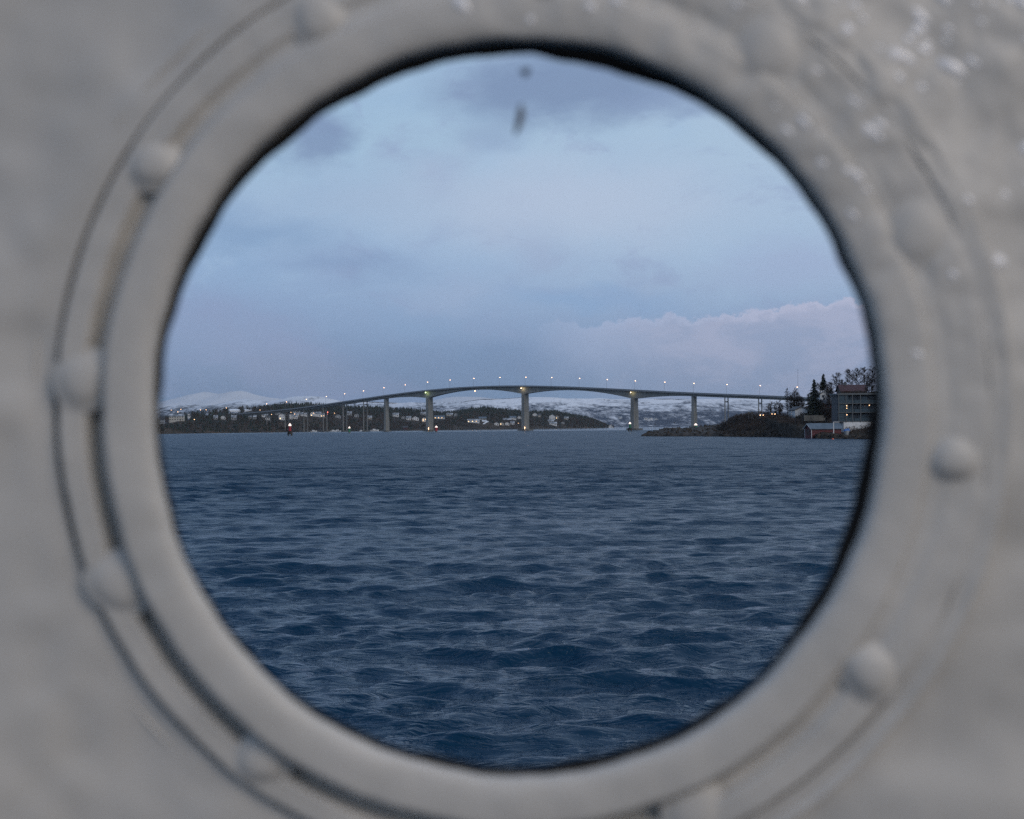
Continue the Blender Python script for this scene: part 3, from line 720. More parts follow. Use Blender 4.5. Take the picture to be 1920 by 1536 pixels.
for px, py, wpx, eh, front, wall, roof, lit, st, lab in HOUSES:
    g = E_hit(px, py); m = g.y / F
    house('house', g, wpx * m, max(6.0, min(10, wpx * m * 0.8)), eh, front, wall, roof, lab, GH, rz=math.atan2(-g.x, g.y) * 0.5, lit=lit, storeys=st,
          roof_h=min(3.4, 0.30 * max(7, wpx * m)) if front == 'gable' else 2.4)
    clear.append((px, py, wpx / 2 + 2.0, g.y))
def shore_house(px, py, Y, wpx, eh, front, wall, roof, lab, name='house', group=GH, rz=0.0, z=None, **k):
    p = P(px, py, Y); p.z = z if z is not None else p.z
    return house(name, p, wpx * Y / F, max(4.5, wpx * Y / F * 0.8), eh, front, wall, roof, lab, group, rz=rz, **k)
p = E_hit(760, 801.5); o = house('boathouse', (p.x, p.y, max(0.8, p.z)), 6.0, 5.0, 2.6, 'side', M_red, M_roof_dark, 'small red boathouse with pale door at the water past the side pier', None, cat='boathouse', chimney=False)
clear.append((760, 803, 7, p.y))
shore_house(1144.5, 804.6, 2530, 7, 2.6, 'gable', M_white, M_roof_dark, 'white house alone at the very tip of the point', z=0.7)
shore_house(1149, 804.8, 2560, 4, 2.2, 'side', M_cream, M_roof_dark, 'pale shed beside the white house at the tip', z=0.6, name='shed', cat='shed', group=None)
FARH = ['first tiny white house past the tall pier at the foot of the far fell', 'second tiny white house past the tall pier below the far fell', 'third tiny white house past the tall pier below the far fell', 'middle one of the row of tiny white houses below the far fell', 'tiny white house after the gap in the row below the far fell', 'last tiny white house of the row below the far fell', 'wide tiny white farmhouse below the far fell between point and tall pier', 'tiny white house at the far waterline beyond the islet poles']
for i, (px, py, wd) in enumerate([(1209, 790.5, 3), (1213, 791, 3), (1217.5, 791.5, 4), (1222, 791, 4), (1229, 792, 4), (1233, 793, 3), (1163, 788.5, 6), (1250, 798, 3)]):
    Y = 3650.0
    u, v = (px - CX) / F, (HY - py) / F
    shore_house(px, py, 3480 + 12 * i, wd, 3.0, 'gable' if i % 2 else 'side', M_white, M_roof_snow, FARH[i], group='houses below the far fell', chimney=False, nwin=2)
# snowy fields and the snowy zigzag path
def sheet(name, pts, mat, lift=0.35, label=None):
    ps = [E_hit(x, y) for x, y in pts]; n = len(ps)
    top = [(p.x, p.y, p.z + lift) for p in ps]; bot = [(p.x, p.y, p.z - 1.0) for p in ps]
    o = MB().poly(top + bot, [tuple(range(n))] + [(k, n + k, n + (k + 1) % n, (k + 1) % n) for k in range(n)]).build(name, mat)
    return tag(o, kind='structure')
sheet('snow_field', [(431, 761.8), (450, 762), (451, 760.2), (440, 759.3), (432, 759.8)], M_snow, 1.0)
sheet('snow_field', [(459, 761.8), (474, 761.5), (472, 760.2), (461, 760.2)], M_snow, 1.0)
sheet('snowy_path', [(904, 788.2), (914.5, 788.8), (916.5, 790.2), (908, 795.0), (905.5, 794.2), (913, 790.2), (904, 789.6)], M_snow, 0.8)
clear += [(440, 762, 12, E_hit(440, 760).y), (466, 762, 9, E_hit(466, 761).y), (910, 796, 8, E_hit(912, 790).y)]
# moored boats
def boat(loc, L, label, rz=0.0, hull=M_white):
    root = empty('motor_boat', loc, label, 'boat', 'small white boats along the wooded shore', rz)
    s = []; fs = []; n = 9
    for i in range(n):
        u = i / (n - 1); wdt = 0.34 * L * math.sin(math.pi * (0.16 + 0.84 * (1 - u)) / 1.0 * 0.5) ** 0.7 * (1 if u < 0.97 else 0.1) * 0.5
        x = (u - 0.5) * L; sh = 0.10 * L + 0.05 * L * u
        s += [(x, -wdt, sh), (x, -wdt * 0.6, -0.3), (x, wdt * 0.6, -0.3), (x, wdt, sh)]
    for i in range(n - 1):
        for j in range(3): fs.append((i * 4 + j, (i + 1) * 4 + j, (i + 1) * 4 + j + 1, i * 4 + j + 1))
        fs.append((i * 4 + 3, (i + 1) * 4 + 3, (i + 1) * 4, i * 4))
    fs += [(0, 1, 2, 3), (n * 4 - 1, n * 4 - 2, n * 4 - 3, n * 4 - 4)]
    MB().poly(s, fs).build('hull', hull, root)
    MB().box(-0.2 * L, 0.12 * L, -0.10 * L, 0.10 * L, 0.10 * L, 0.24 * L).build('cabin', hull, root)
    MB().box(0.121 * L, 0.125 * L, -0.09 * L, 0.09 * L, 0.15 * L, 0.22 * L).build('windscreen', M_win, root)
    return root
for px, L, lab, rz in ((588, 9, 'white boat moored between the first twin columns', 0.3), (625, 9, 'white boat moored between the second and third twin columns', 0.1), (632, 10, 'larger white boat beside the third twin columns', 2.9),
                       (677, 6, 'small white boat just before the last twin columns', 0.2), (702, 12, 'white motor boat with cabin between twin columns and side pier', 0.15)):
    Y = float(np.interp(px, [a for a, _ in E_front], [b for _, b in E_front])) - 6
    q = P(px, hz(px), Y); boat((q.x, q.y, 0.1), L, lab, rz)

# ------------------------------------------------------------------ the wood on that shore (nobody could count it)
def conifer_tris(V, T, x, y, z, h, r, rg_):
    base = len(V); tiers = 3
    for k in range(tiers):
        zb = z + h * (0.10 + 0.27 * k); zt = z + h * (0.52 + 0.24 * k); rr = r * (1 - 0.27 * k)
        o = len(V); n = 5; a0 = rg_.random() * 6.28
        for j in range(n):
            q = rr * rg_.uniform(0.7, 1.15); V.append((x + q * math.cos(a0 + j * 6.283 / n), y + q * math.sin(a0 + j * 6.283 / n), zb + rg_.uniform(-0.06, 0.04) * h))
        V.append((x, y, zt))
        for j in range(n): T.append((o + j, o + (j + 1) % n, o + n))
def bare_tris(V, T, x, y, z, h, r, rg_, n=22, wdt=0.22):
    o = len(V); V += [(x - 0.12, y, z - 0.3), (x + 0.12, y, z - 0.3), (x, y, z + h * 0.8)]; T.append((o, o + 1, o + 2))
    for k in range(n):
        zz_ = z + h * (0.22 + 0.78 * rg_.random() ** 0.8); q = (zz_ - z) / h
        rr = r * math.sin(math.pi * min(0.98, 0.15 + 0.8 * q)) * rg_.random() ** 0.5; a = rg_.random() * 6.28
        cx, cy_ = x + rr * math.cos(a), y + rr * math.sin(a); L = h * rg_.uniform(0.06, 0.17); tx = math.cos(a) * L * 0.6; dw = wdt * rg_.uniform(0.6, 2.2)
        o = len(V); V += [(cx - dw, cy_ + rg_.uniform(-.3, .3), zz_ - L * 0.4), (cx + dw, cy_ + rg_.uniform(-.3, .3), zz_ - L * 0.2), (cx + tx, cy_, zz_ + L)]; T.append((o, o + 1, o + 2))
CV, CT, BV, BT = [], [], [], []
xa, xb = P(285, 800, 1320).x, P(1148, 800, 2560).x
made = 0
for k in range(26000):
    x = rnd.uniform(xa - 40, xb); yf = float(E_Yf(x)); yr = float(np.interp(x, EX, EYR)); v = rnd.random()
    y = yf + 10 + (yr - yf - 6) * v; z = float(E_z(np.array(x), np.array(y)))
    if z < 0.9: continue
    px, py = pix((x, y, z)); s = y / F
    dens = 0.42 + 0.5 * (v > 0.72) + 0.35 * (px > 1050)
    if px < 520: dens += 0.25
    if 930 > px > 850 and v < 0.2: dens *= 0.25
    if (1000 < px < 1140 and v < 0.22): dens *= 0.4
    dens *= 0.6 + 0.9 * float(vnoise(np.array(x / 45), np.array(y / 45), 77))
    if rnd.random() > dens: continue
    h = rnd.uniform(4.5, 9.0) * (0.8 if v < 0.3 else 1.0)
    if v > 0.9: h *= rnd.choice((0.6, 0.8, 1.0))
    ptop = py - h / s
    if any(abs(px - hx) < hw and y < hyy and ptop < hyp - 0.6 for hx, hyp, hw, hyy in clear): continue
    con = rnd.random() < (0.75 if v > 0.6 else 0.35) if px > 500 else rnd.random() < 0.5
    if con: conifer_tris(CV, CT, x, y, z - 0.3, h, h * rnd.uniform(0.2, 0.3), rnd)
    else: bare_tris(BV, BT, x, y, z - 0.3, h * 0.85, h * 0.34, rnd)
    made += 1
    if made > 9000: break
tag(tri_mesh('conifer_wood', CV, CT, M_con), 'dark mass of conifers covering the far shore behind the bridge', 'wood', kind='stuff')
tag(tri_mesh('birch_wood', BV, BT, M_twig), 'brownish mass of bare birches on the far shore behind the bridge', 'wood', kind='stuff')

# ------------------------------------------------------------------ beacons
def beacon(px, py_base, Y, h, mat, label, legs=False, w_=1.0, z0=0.0):
    p = P(px, py_base, Y); root = empty('navigation_beacon', (p.x, p.y, z0), label, 'beacon', 'lit navigation beacons in the sound')
    if legs:
        mb = MB(); mb.tube((-1.1 * w_, 0, -2), (-1.1 * w_, 0, 1.2), 0.55 * w_, 0.55 * w_, 10); mb.tube((1.1 * w_, 0, -2), (1.1 * w_, 0, 1.2), 0.55 * w_, 0.55 * w_, 10)
        mb.build('leg_pair', M_conc_dark, root)
        MB().lathe((0, 0, 1.1), [(1.75 * w_, 0), (1.75 * w_, 0.5), (1.5 * w_, h * 0.26), (1.1 * w_, h * 0.30)], 14).build('base', M_rock, root)
        zb = 1.1 + h * 0.27
    else:
        MB().lathe((0, 0, -2), [(0.95 * w_, 0), (0.95 * w_, 3.0), (0.8 * w_, 3.2)], 14).build('base', M_conc_dark, root); zb = 1.1
    MB().lathe((0, 0, zb), [(0.9 * w_, 0), (0.85 * w_, h * 0.48 - zb * 0.0), (0.95 * w_, h * 0.50)], 14).build('tower', mat, root, smooth=False)
    zt = zb + h * 0.50
    MB().lathe((0, 0, zt), [(1.0 * w_, 0), (0.95 * w_, h * 0.08), (0.45 * w_, h * 0.20), (0.22 * w_, h * 0.24)], 14).build('lantern', M_bcn_top, root)
    MB().lathe((0, 0, zt + h * 0.24), [(0.25 * w_, 0), (0.25 * w_, 0.3), (0.05, 0.5)], 8).build('lantern_cap', mat, root)
    return root
beacon(543.5, 810, 845, 7.0, M_bcn_red, 'red beacon with white lit top on a broad two legged base, alone in the water', True)
beacon(655, 807, 1155, 6.6, M_bcn_green, 'slim green beacon with pale top among the twin columns', w_=0.95)
beacon(818, 808, 1200, 6.6, M_bcn_red, 'red beacon with glowing top beside the tall pier', w_=1.25)
beacon(1181, 813.5, 1000, 6.3, M_bcn_green, 'green beacon with glowing top in front of the tall pier', True, w_=0.95)
beacon(1304.5, 806, 905, 5.6, M_bcn_green, 'green beacon with bright slanted top standing behind the islet rocks', w_=1.15, z0=0.6)

# ------------------------------------------------------------------ rocky islet and headland
def m_head(t, b):
    g = t.new('ShaderNodeNewGeometry').outputs['Position']
    n = t.noise(g, 0.12, 6, 0.65); n3 = t.noise(g, 0.8, 5, 0.65)
    c_ = t.mix(t.smooth(n, 0.4, 0.62), (0.016, 0.014, 0.011, 1), (0.045, 0.034, 0.024, 1))
    c_ = t.mix(t.math('MULTIPLY', t.smooth(n3, 0.5, 0.7), 0.6), c_, (0.062, 0.046, 0.030, 1))
    t.l.new(c_, b.inputs['Base Color']); b.inputs['Roughness'].default_value = 0.95; b.inputs['Specular IOR Level'].default_value = 0.15
    t.l.new(t.bump(n3, 0.8, 0.5), b.inputs['Normal'])
M_head = material('headland_heath', build=m_head)
G_front = [(1326, 565), (1338, 545), (1358, 520), (1418, 500), (1467, 480), (1511, 433), (1560, 415), (1600, 405), (1700, 392), (1950, 380)]
G_prof = [(1326, 822), (1338, 815), (1346, 809), (1356, 804), (1368, 797.5), (1380, 791.5), (1395, 788.3), (1410, 787), (1450, 787.2), (1480, 790), (1510, 790), (1535, 786), (1556, 776), (1575, 762), (1595, 752), (1640, 746), (1750, 742), (1950, 740)]
gf = [P(px, hz(px), Y) for px, Y in G_front]
gr = []
for px, py in G_prof:
    Yf_ = np.interp(px, [a for a, _ in G_front], [b for _, b in G_front]); Yr_ = Yf_ + np.interp(px, [1326, 1400, 1560, 1950], [22, 40, 85, 95]); p = P(px, py, Yr_); gr.append((p.x, Yr_, p.z))
GX, GY, GZ = (np.array([r[k] for r in gr]) for k in range(3))
o_ = np.argsort(GX); GX, GY, GZ = GX[o_], GY[o_], GZ[o_]
def G_yf(x): return np.interp(x, [p.x for p in gf], [p.y for p in gf])
def G_z(x, y):
    yf, yr, zr = G_yf(x), np.interp(x, GX, GY), np.interp(x, GX, GZ)
    v = (y - yf) / (yr - yf); pw = np.interp(x, [GX[0], P(1440, 800, 520).x, P(1580, 800, 440).x], [0.8, 0.7, 1.7])
    z = np.interp(v, [0, 0.02, 0.07], [-0.7, 0.4, 0.55]) + (zr - 0.55) * np.clip(v, 0, 1) ** pw + fbm(x / 6, y / 6, 51) * 1.1 * np.sin(np.pi * np.clip(v, 0, 1)) ** 0.6
    return np.where(v > 1, zr - np.clip(v - 1, 0, 1.6) / 1.6 * (zr + 1.5), z)
xs = np.linspace(gf[0].x, gf[-1].x, 260); vv = np.concatenate([np.linspace(-0.12, 1, 40), np.array([1.15, 1.4, 1.8, 2.2, 2.6])])
Xg = np.tile(xs, (len(vv), 1)); Yg = G_yf(xs)[None] + (np.interp(xs, GX, GY) - G_yf(xs))[None] * vv[:, None]
Zg = G_z(Xg, Yg); Zg[0] = -1.8
tag(grid_mesh('headland', np.stack([Xg, Yg, Zg], -1), len(vv), len(xs), M_head, smooth=False), kind='structure')
# land behind the headland that carries the bridge's end
tag(hill('far_headland', [(1440, 806), (1475, 792), (1500, 775), (1540, 764), (1600, 756), (1750, 745), (1950, 740)], 1190, 1120, 1400, M_head, 50, 14, 4, 60, 0.7, 61), kind='structure')
# islet
IS_top = [(1203, 823), (1212, 819.5), (1222, 817.5), (1240, 815), (1252, 811.5), (1270, 811.5), (1290, 813), (1310, 811), (1330, 809.5), (1345, 808.5), (1360, 808), (1372, 810)]
ix = [(P(px, py, 580).x, P(px, py, 580).z) for px, py in IS_top]
xs = np.linspace(ix[0][0], ix[-1][0], 150); vv = np.linspace(0, 1, 26)
yf = np.interp(xs, [xs[0], xs[0] + 3, xs[len(xs) // 2], xs[-1]], [578, 556, 533, 512]); yb = np.interp(xs, [xs[0], xs[0] + 4, xs[-1]], [582, 615, 660])
Xg = np.tile(xs, (26, 1)); Yg = yf[None] + (yb - yf)[None] * vv[:, None]
zt = 1.25 * np.interp(xs, [a for a, _ in ix], [b for _, b in ix]) + 0.1
sh = np.interp(vv, [0, 0.07, 0.3, 0.5, 0.75, 1], [-1.0, 0.35, 0.72, 1.0, 0.8, -1.0])
Zg = np.where(sh[:, None] > 0, zt[None] * sh[:, None], sh[:, None] * 1.5) + fbm(Xg / 2.2, Yg / 2.2, 71, 4) * 1.25 * (sh[:, None] > 0)
tag(grid_mesh('rocky_islet', np.stack([Xg, Yg, Zg], -1), 26, 150, M_rock, smooth=False), kind='structure')
def rock_tris(V, T, x, y, z, r, rg_):
    o = len(V); n = 6
    for lev, (q, hh) in enumerate(((1.0, -0.3), (0.95, 0.35), (0.5, 0.75))):
        for j in range(n):
            a = j * 6.283 / n + lev * 0.4; s_ = r * q * rg_.uniform(0.75, 1.2)
            V.append((x + s_ * math.cos(a), y + s_ * math.sin(a), z + r * hh * rg_.uniform(0.8, 1.15)))
    for lev in range(2):
        for j in range(n):
            a, b = o + lev * n + j, o + lev * n + (j + 1) % n; T.append((a, b, b + n)); T.append((a, b + n, a + n))
    for j in range(1, n - 1): T.append((o + 2 * n, o + 2 * n + j, o + 2 * n + j + 1))
RV, RT = [], []
for k in range(900):
    if k < 350:
        i = rnd.randrange(150); j = rnd.randrange(2, 20); x, y, z = Xg[j, i], Yg[j, i], Zg[j, i]; r_ = rnd.uniform(0.2, 0.65)
    else:
        x = rnd.uniform(gf[1].x, gf[-2].x); y = float(G_yf(x)) + abs(rnd.gauss(0, 3)) - 0.8; z = max(0.0, float(G_z(np.array(x), np.array(y)))); r_ = rnd.uniform(0.3, 1.0)
    rock_tris(RV, RT, x, y, z, r_, rnd)
tag(tri_mesh('shore_rocks', RV, RT, M_rock), 'dark boulders along the waterline of islet and headland', 'rocks', kind='stuff')
# scrub on the headland
SV, ST = [], []
for k in range(2600):
    x = rnd.uniform(gf[1].x, gf[-1].x - 20); yfx = float(G_yf(x)); yrx = float(np.interp(x, GX, GY)); v = rnd.uniform(0.12, 1.15)
    y = yfx + (yrx - yfx) * v; z = float(G_z(np.array(x), np.array(y))); px, py = pix((x, y, z))
    if px > 1500 and v < 0.35: continue
    bare_tris(SV, ST, x, y, z - 0.3, rnd.uniform(0.8, 2.2), rnd.uniform(0.8, 1.6), rnd, 26, 0.05)
tag(tri_mesh('heath_scrub', SV, ST, M_twig), 'low brown scrub covering the slope of the headland', 'scrub', kind='stuff')

def on_land(px, py, Y):
    p = P(px, py, Y); p.z = min(p.z, float(G_z(np.array(p.x), np.array(p.y))) + 0.0) if False else p.z; return p
# trees of the headland
def conifer(px, py_base, py_top, Y, wpx, label):
    p = P(px, py_base, Y); h = (py_base - py_top) * Y / F; r = wpx * Y / F / 2
    root = empty('spruce_tree', p, label, 'tree', 'trees on the headland')
    MB().tube((0, 0, -3), (0, 0, h * 0.95), 0.22, 0.03, 7).build('trunk', M_bark, root)
    V, T = [], []
    n = int(h * 7)
    for k in range(n):
        q = k / n; zc = h * (0.10 + 0.88 * q); L = r * (1 - q) ** 0.66 * (0.86 + 0.14 * math.sin(q * 23 + px)) * rnd.uniform(0.45, 1.25) + 0.18; na = 5 if q < 0.8 else 4
        for j in range(na):
            a = rnd.random() * 6.283; dr = 0.28 * L; wd = 0.12 + 0.16 * L
            bx, by = math.cos(a), math.sin(a)
            for m_ in range(3):
                u0 = m_ / 3.0; u1 = u0 + 0.5
                x0, y0, z0 = bx * L * u0, by * L * u0, zc - dr * u0 + rnd.uniform(-.05, .05); x1, y1, z1 = bx * L * u1, by * L * u1, zc - dr * u1 - 0.06
                o = len(V); ww = wd * (1.1 - u0 * 0.7)
                V += [(x0 - by * ww, y0 + bx * ww, z0 - 0.10), (x0 + by * ww, y0 - bx * ww, z0 - 0.10), (x1, y1, z1), (x0, y0, z0 + 0.16)]
                T += [(o, o + 1, o + 2), (o, o + 3, o + 2), (o + 1, o + 3, o + 2)]
    tri_mesh('crown', V, T, M_con, root)
    return root
def bare_tree(px, py_base, py_top, Y, wpx, label, name='birch_tree', cat='tree', stems=1, dens=1.0, low=0.25, group='trees on the headland'):
    p = P(px, py_base, Y); h = (py_base - py_top) * Y / F; r = wpx * Y / F / 2
    root = empty(name, p, label, cat, group)
    tr = MB(); V, T = [], []
    def twig(a, d, L, wd):
        o = len(V); e = a + d * L; s_ = Vector((-d.y, d.x, 0.05)); s_ = s_.normalized() * wd if s_.length > 1e-3 else Vector((wd, 0, 0))
        V.extend([tuple(a - s_), tuple(a + s_), tuple(e)]); T.append((o, o + 1, o + 2)); return e
    def rv(sc_=1.0): return Vector((rnd.gauss(0, 1), rnd.gauss(0, 1), rnd.gauss(0, 1))).normalized() * sc_
    for s in range(stems):
        bx = Vector((rnd.uniform(-1, 1) * r * 0.45, rnd.uniform(-1, 1) * r * 0.3, 0)) if stems > 1 else Vector((0, 0, 0))
        top = Vector((bx.x * 1.6 + rnd.uniform(-.3, .3), bx.y * 1.5, h * (rnd.uniform(0.82, 1.0) * (1 - 0.42 * min(1, abs(bx.x) / (r * 0.45)) ** 2) if stems > 1 else 0.95)))
        tr.tube(bx + Vector((0, 0, -3)), bx.lerp(top, 0.5), 0.17, 0.10, 6).tube(bx.lerp(top, 0.5), top, 0.10, 0.02, 6)
        nl = int((34 if stems == 1 else 16) * dens)
        for k in range(nl):
            q = low + (0.97 - low) * (k + rnd.random()) / nl; a = bx.lerp(top, q); an = rnd.random() * 6.283
            sp = math.sin(math.pi * min(0.97, 0.12 + 0.82 * (q - low) / (1 - low))) ** 0.7
            L = r * sp * rnd.uniform(0.75, 1.1) * (0.7 if stems > 1 else 1.0)
            d = Vector((math.cos(an), math.sin(an), rnd.uniform(0.25, 0.95))).normalized()
            e = a + d * L; tr.tube(a, e, 0.05, 0.015, 4, False)
            for m_ in range(int(17 * dens)):
                b = a.lerp(e, rnd.uniform(0.25, 1.0)); d2 = (d * 0.7 + rv(0.8) + Vector((0, 0, 0.15))).normalized(); L2 = L * rnd.uniform(0.16, 0.40) + 0.15
                e2 = twig(b, d2, L2, 0.05)
                for _ in range(4): twig(b.lerp(e2, rnd.uniform(0.3, 1.0)), (d2 + rv(0.8)).normalized(), L2 * rnd.uniform(0.4, 0.8), 0.042)
    tr.build('trunk', M_bark, root); tri_mesh('crown', V, T, M_twig, root)
    return root
conifer(1527, 794, 719.5, 484, 38, 'dark ragged spruce beside the dark house, shorter of two')
conifer(1545, 770, 710, 535, 32, 'taller spruce rising behind the dark house')
bare_tree(1538, 765, 728, 535, 22, 'bushy bare tree wedged between the two spruces', dens=1.1, low=0.1)
bare_tree(1570, 752, 709, 525, 22, 'bare birch between the taller spruce and the red roof', dens=1.1)
bare_tree(1558, 752, 727, 530, 18, 'small bare tree at the foot of the bare birch', low=0.1)
bare_tree(1594, 752, 702, 530, 24, 'bare birch with a clear trunk behind the chimney', dens=1.25, low=0.3)
bare_tree(1609, 752, 700, 540, 20, 'bare birch second from the chimney over the red roof', dens=1.25)
bare_tree(1622, 752, 699, 535, 22, 'bare birch third from the chimney over the red roof', dens=1.3)
bare_tree(1636, 752, 698, 545, 22, 'bare birch at the dark rim of the porthole', dens=1.2)
bare_tree(1556, 778, 736, 495, 26, 'broad bare tree against the white villa', dens=1.3, low=0.08)
bare_tree(1519, 792, 748, 508, 17, 'broad dark bare tree next to the shorter spruce', dens=1.4, low=0.06)
bare_tree(1503, 790, 752, 535, 18, 'bare tree over the garage roof', dens=1.2, low=0.08)
bare_tree(1579, 760, 722, 520, 18, 'bare tree standing at the black chimney', dens=1.3, low=0.1)
bare_tree(1630, 770, 715, 480, 26, 'wide bare tree before the red roof at the dark rim', dens=1.4, low=0.08)
bare_tree(1489, 790, 733, 545, 32, 'large dense bare willow hiding the end of the bridge', name='willow_bush', cat='bush', stems=9, dens=1.15, low=0.05)
bare_tree(1477, 790, 734, 545, 9, 'slender bare shoot leaning out beside the dense willow', name='willow_shoot', cat='bush', dens=0.9, low=0.5)
bare_tree(1443, 788, 759, 530, 17, 'bare bush under the bridge with open thin branches', name='bare_bush', cat='bush', stems=5, dens=0.7, low=0.1)
bare_tree(1459, 788, 751, 530, 18, 'taller bare bush reaching the deck beside the dense willow', name='bare_bush', cat='bush', stems=6, dens=0.9, low=0.08)
bare_tree(1536, 793, 757, 488, 26, 'dark bare shrubbery hiding the front of the brown house', name='thicket', cat='bush', stems=7, dens=1.3, low=0.05)
bare_tree(1552, 800, 772, 470, 24, 'dark bare shrubs on the slope above the red boathouse', name='thicket', cat='bush', stems=6, dens=1.2, low=0.05)
bare_tree(1524, 793, 765, 490, 18, 'dark bare thicket below the shorter spruce', name='thicket', cat='bush', stems=6, dens=1.0, low=0.05)
bare_tree(1505, 790, 765, 530, 12, 'bare bush between garage and willow', name='bare_bush', cat='bush', stems=4, dens=0.9, low=0.05)
# buildings of the headland
GB = None
rzg = R(-24)
o = house('garage', P(1497, 791, 522), 5.4, 8.0, 2.75, 'gable', M_white, M_roof_dark, 'white garage with wide door and dark side on top of the headland', None, rz=R(6), cat='garage', roof_h=1.25, chimney=False, nwin=1)
for k in list(kids(o)):
    if k.name.split('.')[0] in ('window', 'door'): bpy.data.objects.remove(k)
MB().box(-2.3, 2.3, -4.06, -3.95, 0.0, 2.4).build('garage_door', M_white, o)
o = house('brown_house', P(1541, 790, 500), 7.6, 7.0, 4.6, 'side', M_brown, M_roof_dark, 'dark brown house with pale terrace edge among the spruces', None, cat='house', roof_h=1.5, storeys=2)
MB().box(-2.0, 4.4, -5.6, -3.6, 2.6, 2.85).build('terrace', M_slab, o); MB().box(-2.0, -1.7, -5.6, -5.3, 0, 2.6).build('terrace_post', M_slab, o); MB().box(-1.0, 3.4, -3.55, -3.52, 2.9, 4.3).build('red_panel', M_red, o)
o = house('villa', P(1546, 768, 512), 4.6, 6.0, 4.0, 'gable', M_white, M_roof_dark, 'white villa with dark windows just uphill of the brown house', None, cat='house', storeys=2, roof_h=1.2, chimney=False)
for i in range(9):
    MB().box(-2.9 + i * 0.78, -2.55 + i * 0.78, -3.35, -3.28, 4.55, 5.35).build('baluster', M_white, o)
o = house('red_roof_house', P(1598, 757, 505), 10.2, 7.5, 2.6, 'side', M_brown, M_roof_red, 'wide house with red tiled roof and black chimney behind the glass apartments', None, cat='house', roof_h=2.3, chimney=False)
MB().box(-3.0, -2.2, -0.6, 0.2, 4.2, 6.3).build('chimney', M_roof_dark, o)
# glass apartment block
ap = empty('apartment_block', P(1604, 817.5, 447), 'glass fronted apartment block with pale floor slabs above a white basement', 'building')
ax0, ax1 = -6.6, 9.0; by0, by1 = -2.0, 8.0
MB().box(ax0 + 1.8, ax1, by0 - 0.5, by1, -2.5, 2.75).build('basement_wall', M_white, ap)
MB().box(ax0 + 0.3, ax1 - 0.3, by0 + 1.5, by1, 2.75, 12.2).build('core_wall', M_roof_dark, ap)
MB().box(ax0 - 0.3, ax1 + 0.3, by0 - 0.8, by1 + 0.3, 12.2, 12.75).build('roof', M_slab, ap)
for st in range(3):
    z0 = 2.8 + 3.15 * st
    MB().box(ax0, ax1, by0 - 0.6, by0 + 1.48, z0, z0 + 0.22).build('floor_slab', M_slab, ap)
    for i in range(6):
        x0 = ax0 + 0.1 + i * 2.75
        MB().box(x0, x0 + 2.6, by0 - 0.55, by0 - 0.50, z0 + 0.24, z0 + 1.25).build('balcony_pane', M_glassy, ap)
        MB().box(x0 + 0.2, x0 + 2.4, by0 + 1.40, by0 + 1.46, z0 + 0.35, z0 + 2.5).build('window', M_glassy if i % 2 else M_win, ap)
    MB().box(ax0 + 0.2, ax0 + 3.4, by0 - 0.3, by0 - 0.26, z0 + 1.3, z0 + 2.9).build('glass_screen', M_glassy, ap)
for x in (ax0 + 0.1, ax0 + 2.6, ax0 + 4.9, ax0 + 7.7, ax1 - 0.2):
    MB().box(x - 0.12, x + 0.12, by0 - 0.75, by0 - 0.56, 2.75, 12.19).build('post', M_slab, ap)
for x, z in ((1588.2, 772), (1588.2, 776.8), (1588.2, 789), (1630.5, 772)):
    q = P(x, z, 443.6) - ap.location; MB().lathe((q.x, q.y, q.z), [(0.04, -0.15), (0.12, -0.08), (0.12, 0.08), (0.04, 0.15)], 8).build('balcony_lamp', M_lamp_small if z != 776.8 else M_win_lit, ap)
# red boathouse at the water
bh = house('boathouse', P(1543, 826.5, 432), 11.0, 4.6, 2.35, 'side', M_red, M_roof_blue, 'red boathouse with white corner boards and blue grey roof at the water', None, rz=R(14), cat='boathouse', roof_h=1.5, chimney=False, nwin=2)
for k in list(kids(bh)):
    if k.name.split('.')[0] in ('window', 'door'): bpy.data.objects.remove(k)
for y in (-2.36, 2.36): MB().box(-5.58, -5.42, y - 0.09, y + 0.09, -1, 2.3).build('corner_board', M_white, bh)
for y in (-0.9, 0.3): MB().box(-5.56, -5.5, y, y + 0.8, 0.1, 2.1).build('door', M_brown, bh)
for s in (-1, 1): MB().poly([(-6.03, 0, 3.95), (-6.03, s * 2.85, 2.18), (-6.03, s * 2.85, 2.02), (-6.03, 0, 3.75), (-6.1, 0, 3.95), (-6.1, s * 2.85, 2.18), (-6.1, s * 2.85, 2.02), (-6.1, 0, 3.75)],
                            [(0, 1, 2, 3), (7, 6, 5, 4), (0, 4, 5, 1), (3, 2, 6, 7), (1, 5, 6, 2)]).build('bargeboard', M_white, bh)
q = P(1562.8, 818, 425); o = empty('goal_frame', q, 'white post frame standing between red boathouse and white basement', 'frame')
MB().box(-0.13, 0.13, -0.1, 0.1, -1.5, 2.7).build('post', M_white, o); MB().box(-0.13, 1.9, -0.1, 0.1, 2.71, 2.9).build('crossbar', M_white, o)
q = P(1587, 820, 424); o = empty('tarp_boat', q, 'small boat under a bright blue tarp in front of the white basement', 'boat', rz=0.4)
MB().lathe((0, 0, 0), [(0.6, -1.2), (0.85, 0.1), (0.8, 0.2)], 12).build('hull', M_grey, o); MB().poly([(-1.1, -0.5, 0.1), (1.1, -0.5, 0.1), (1.1, 0.5, 0.1), (-1.1, 0.5, 0.1), (-0.7, 0, 0.8), (1.0, 0, 1.0)], [(3, 2, 1, 0), (0, 1, 5, 4), (2, 3, 4, 5), (1, 2, 5), (3, 0, 4)]).build('tarp', M_tarp, o)
q = P(1561, 836.5, 395); o = empty('mooring_buoy', (q.x, q.y, 0.05), 'small orange mooring buoy afloat off the red boathouse', 'buoy')
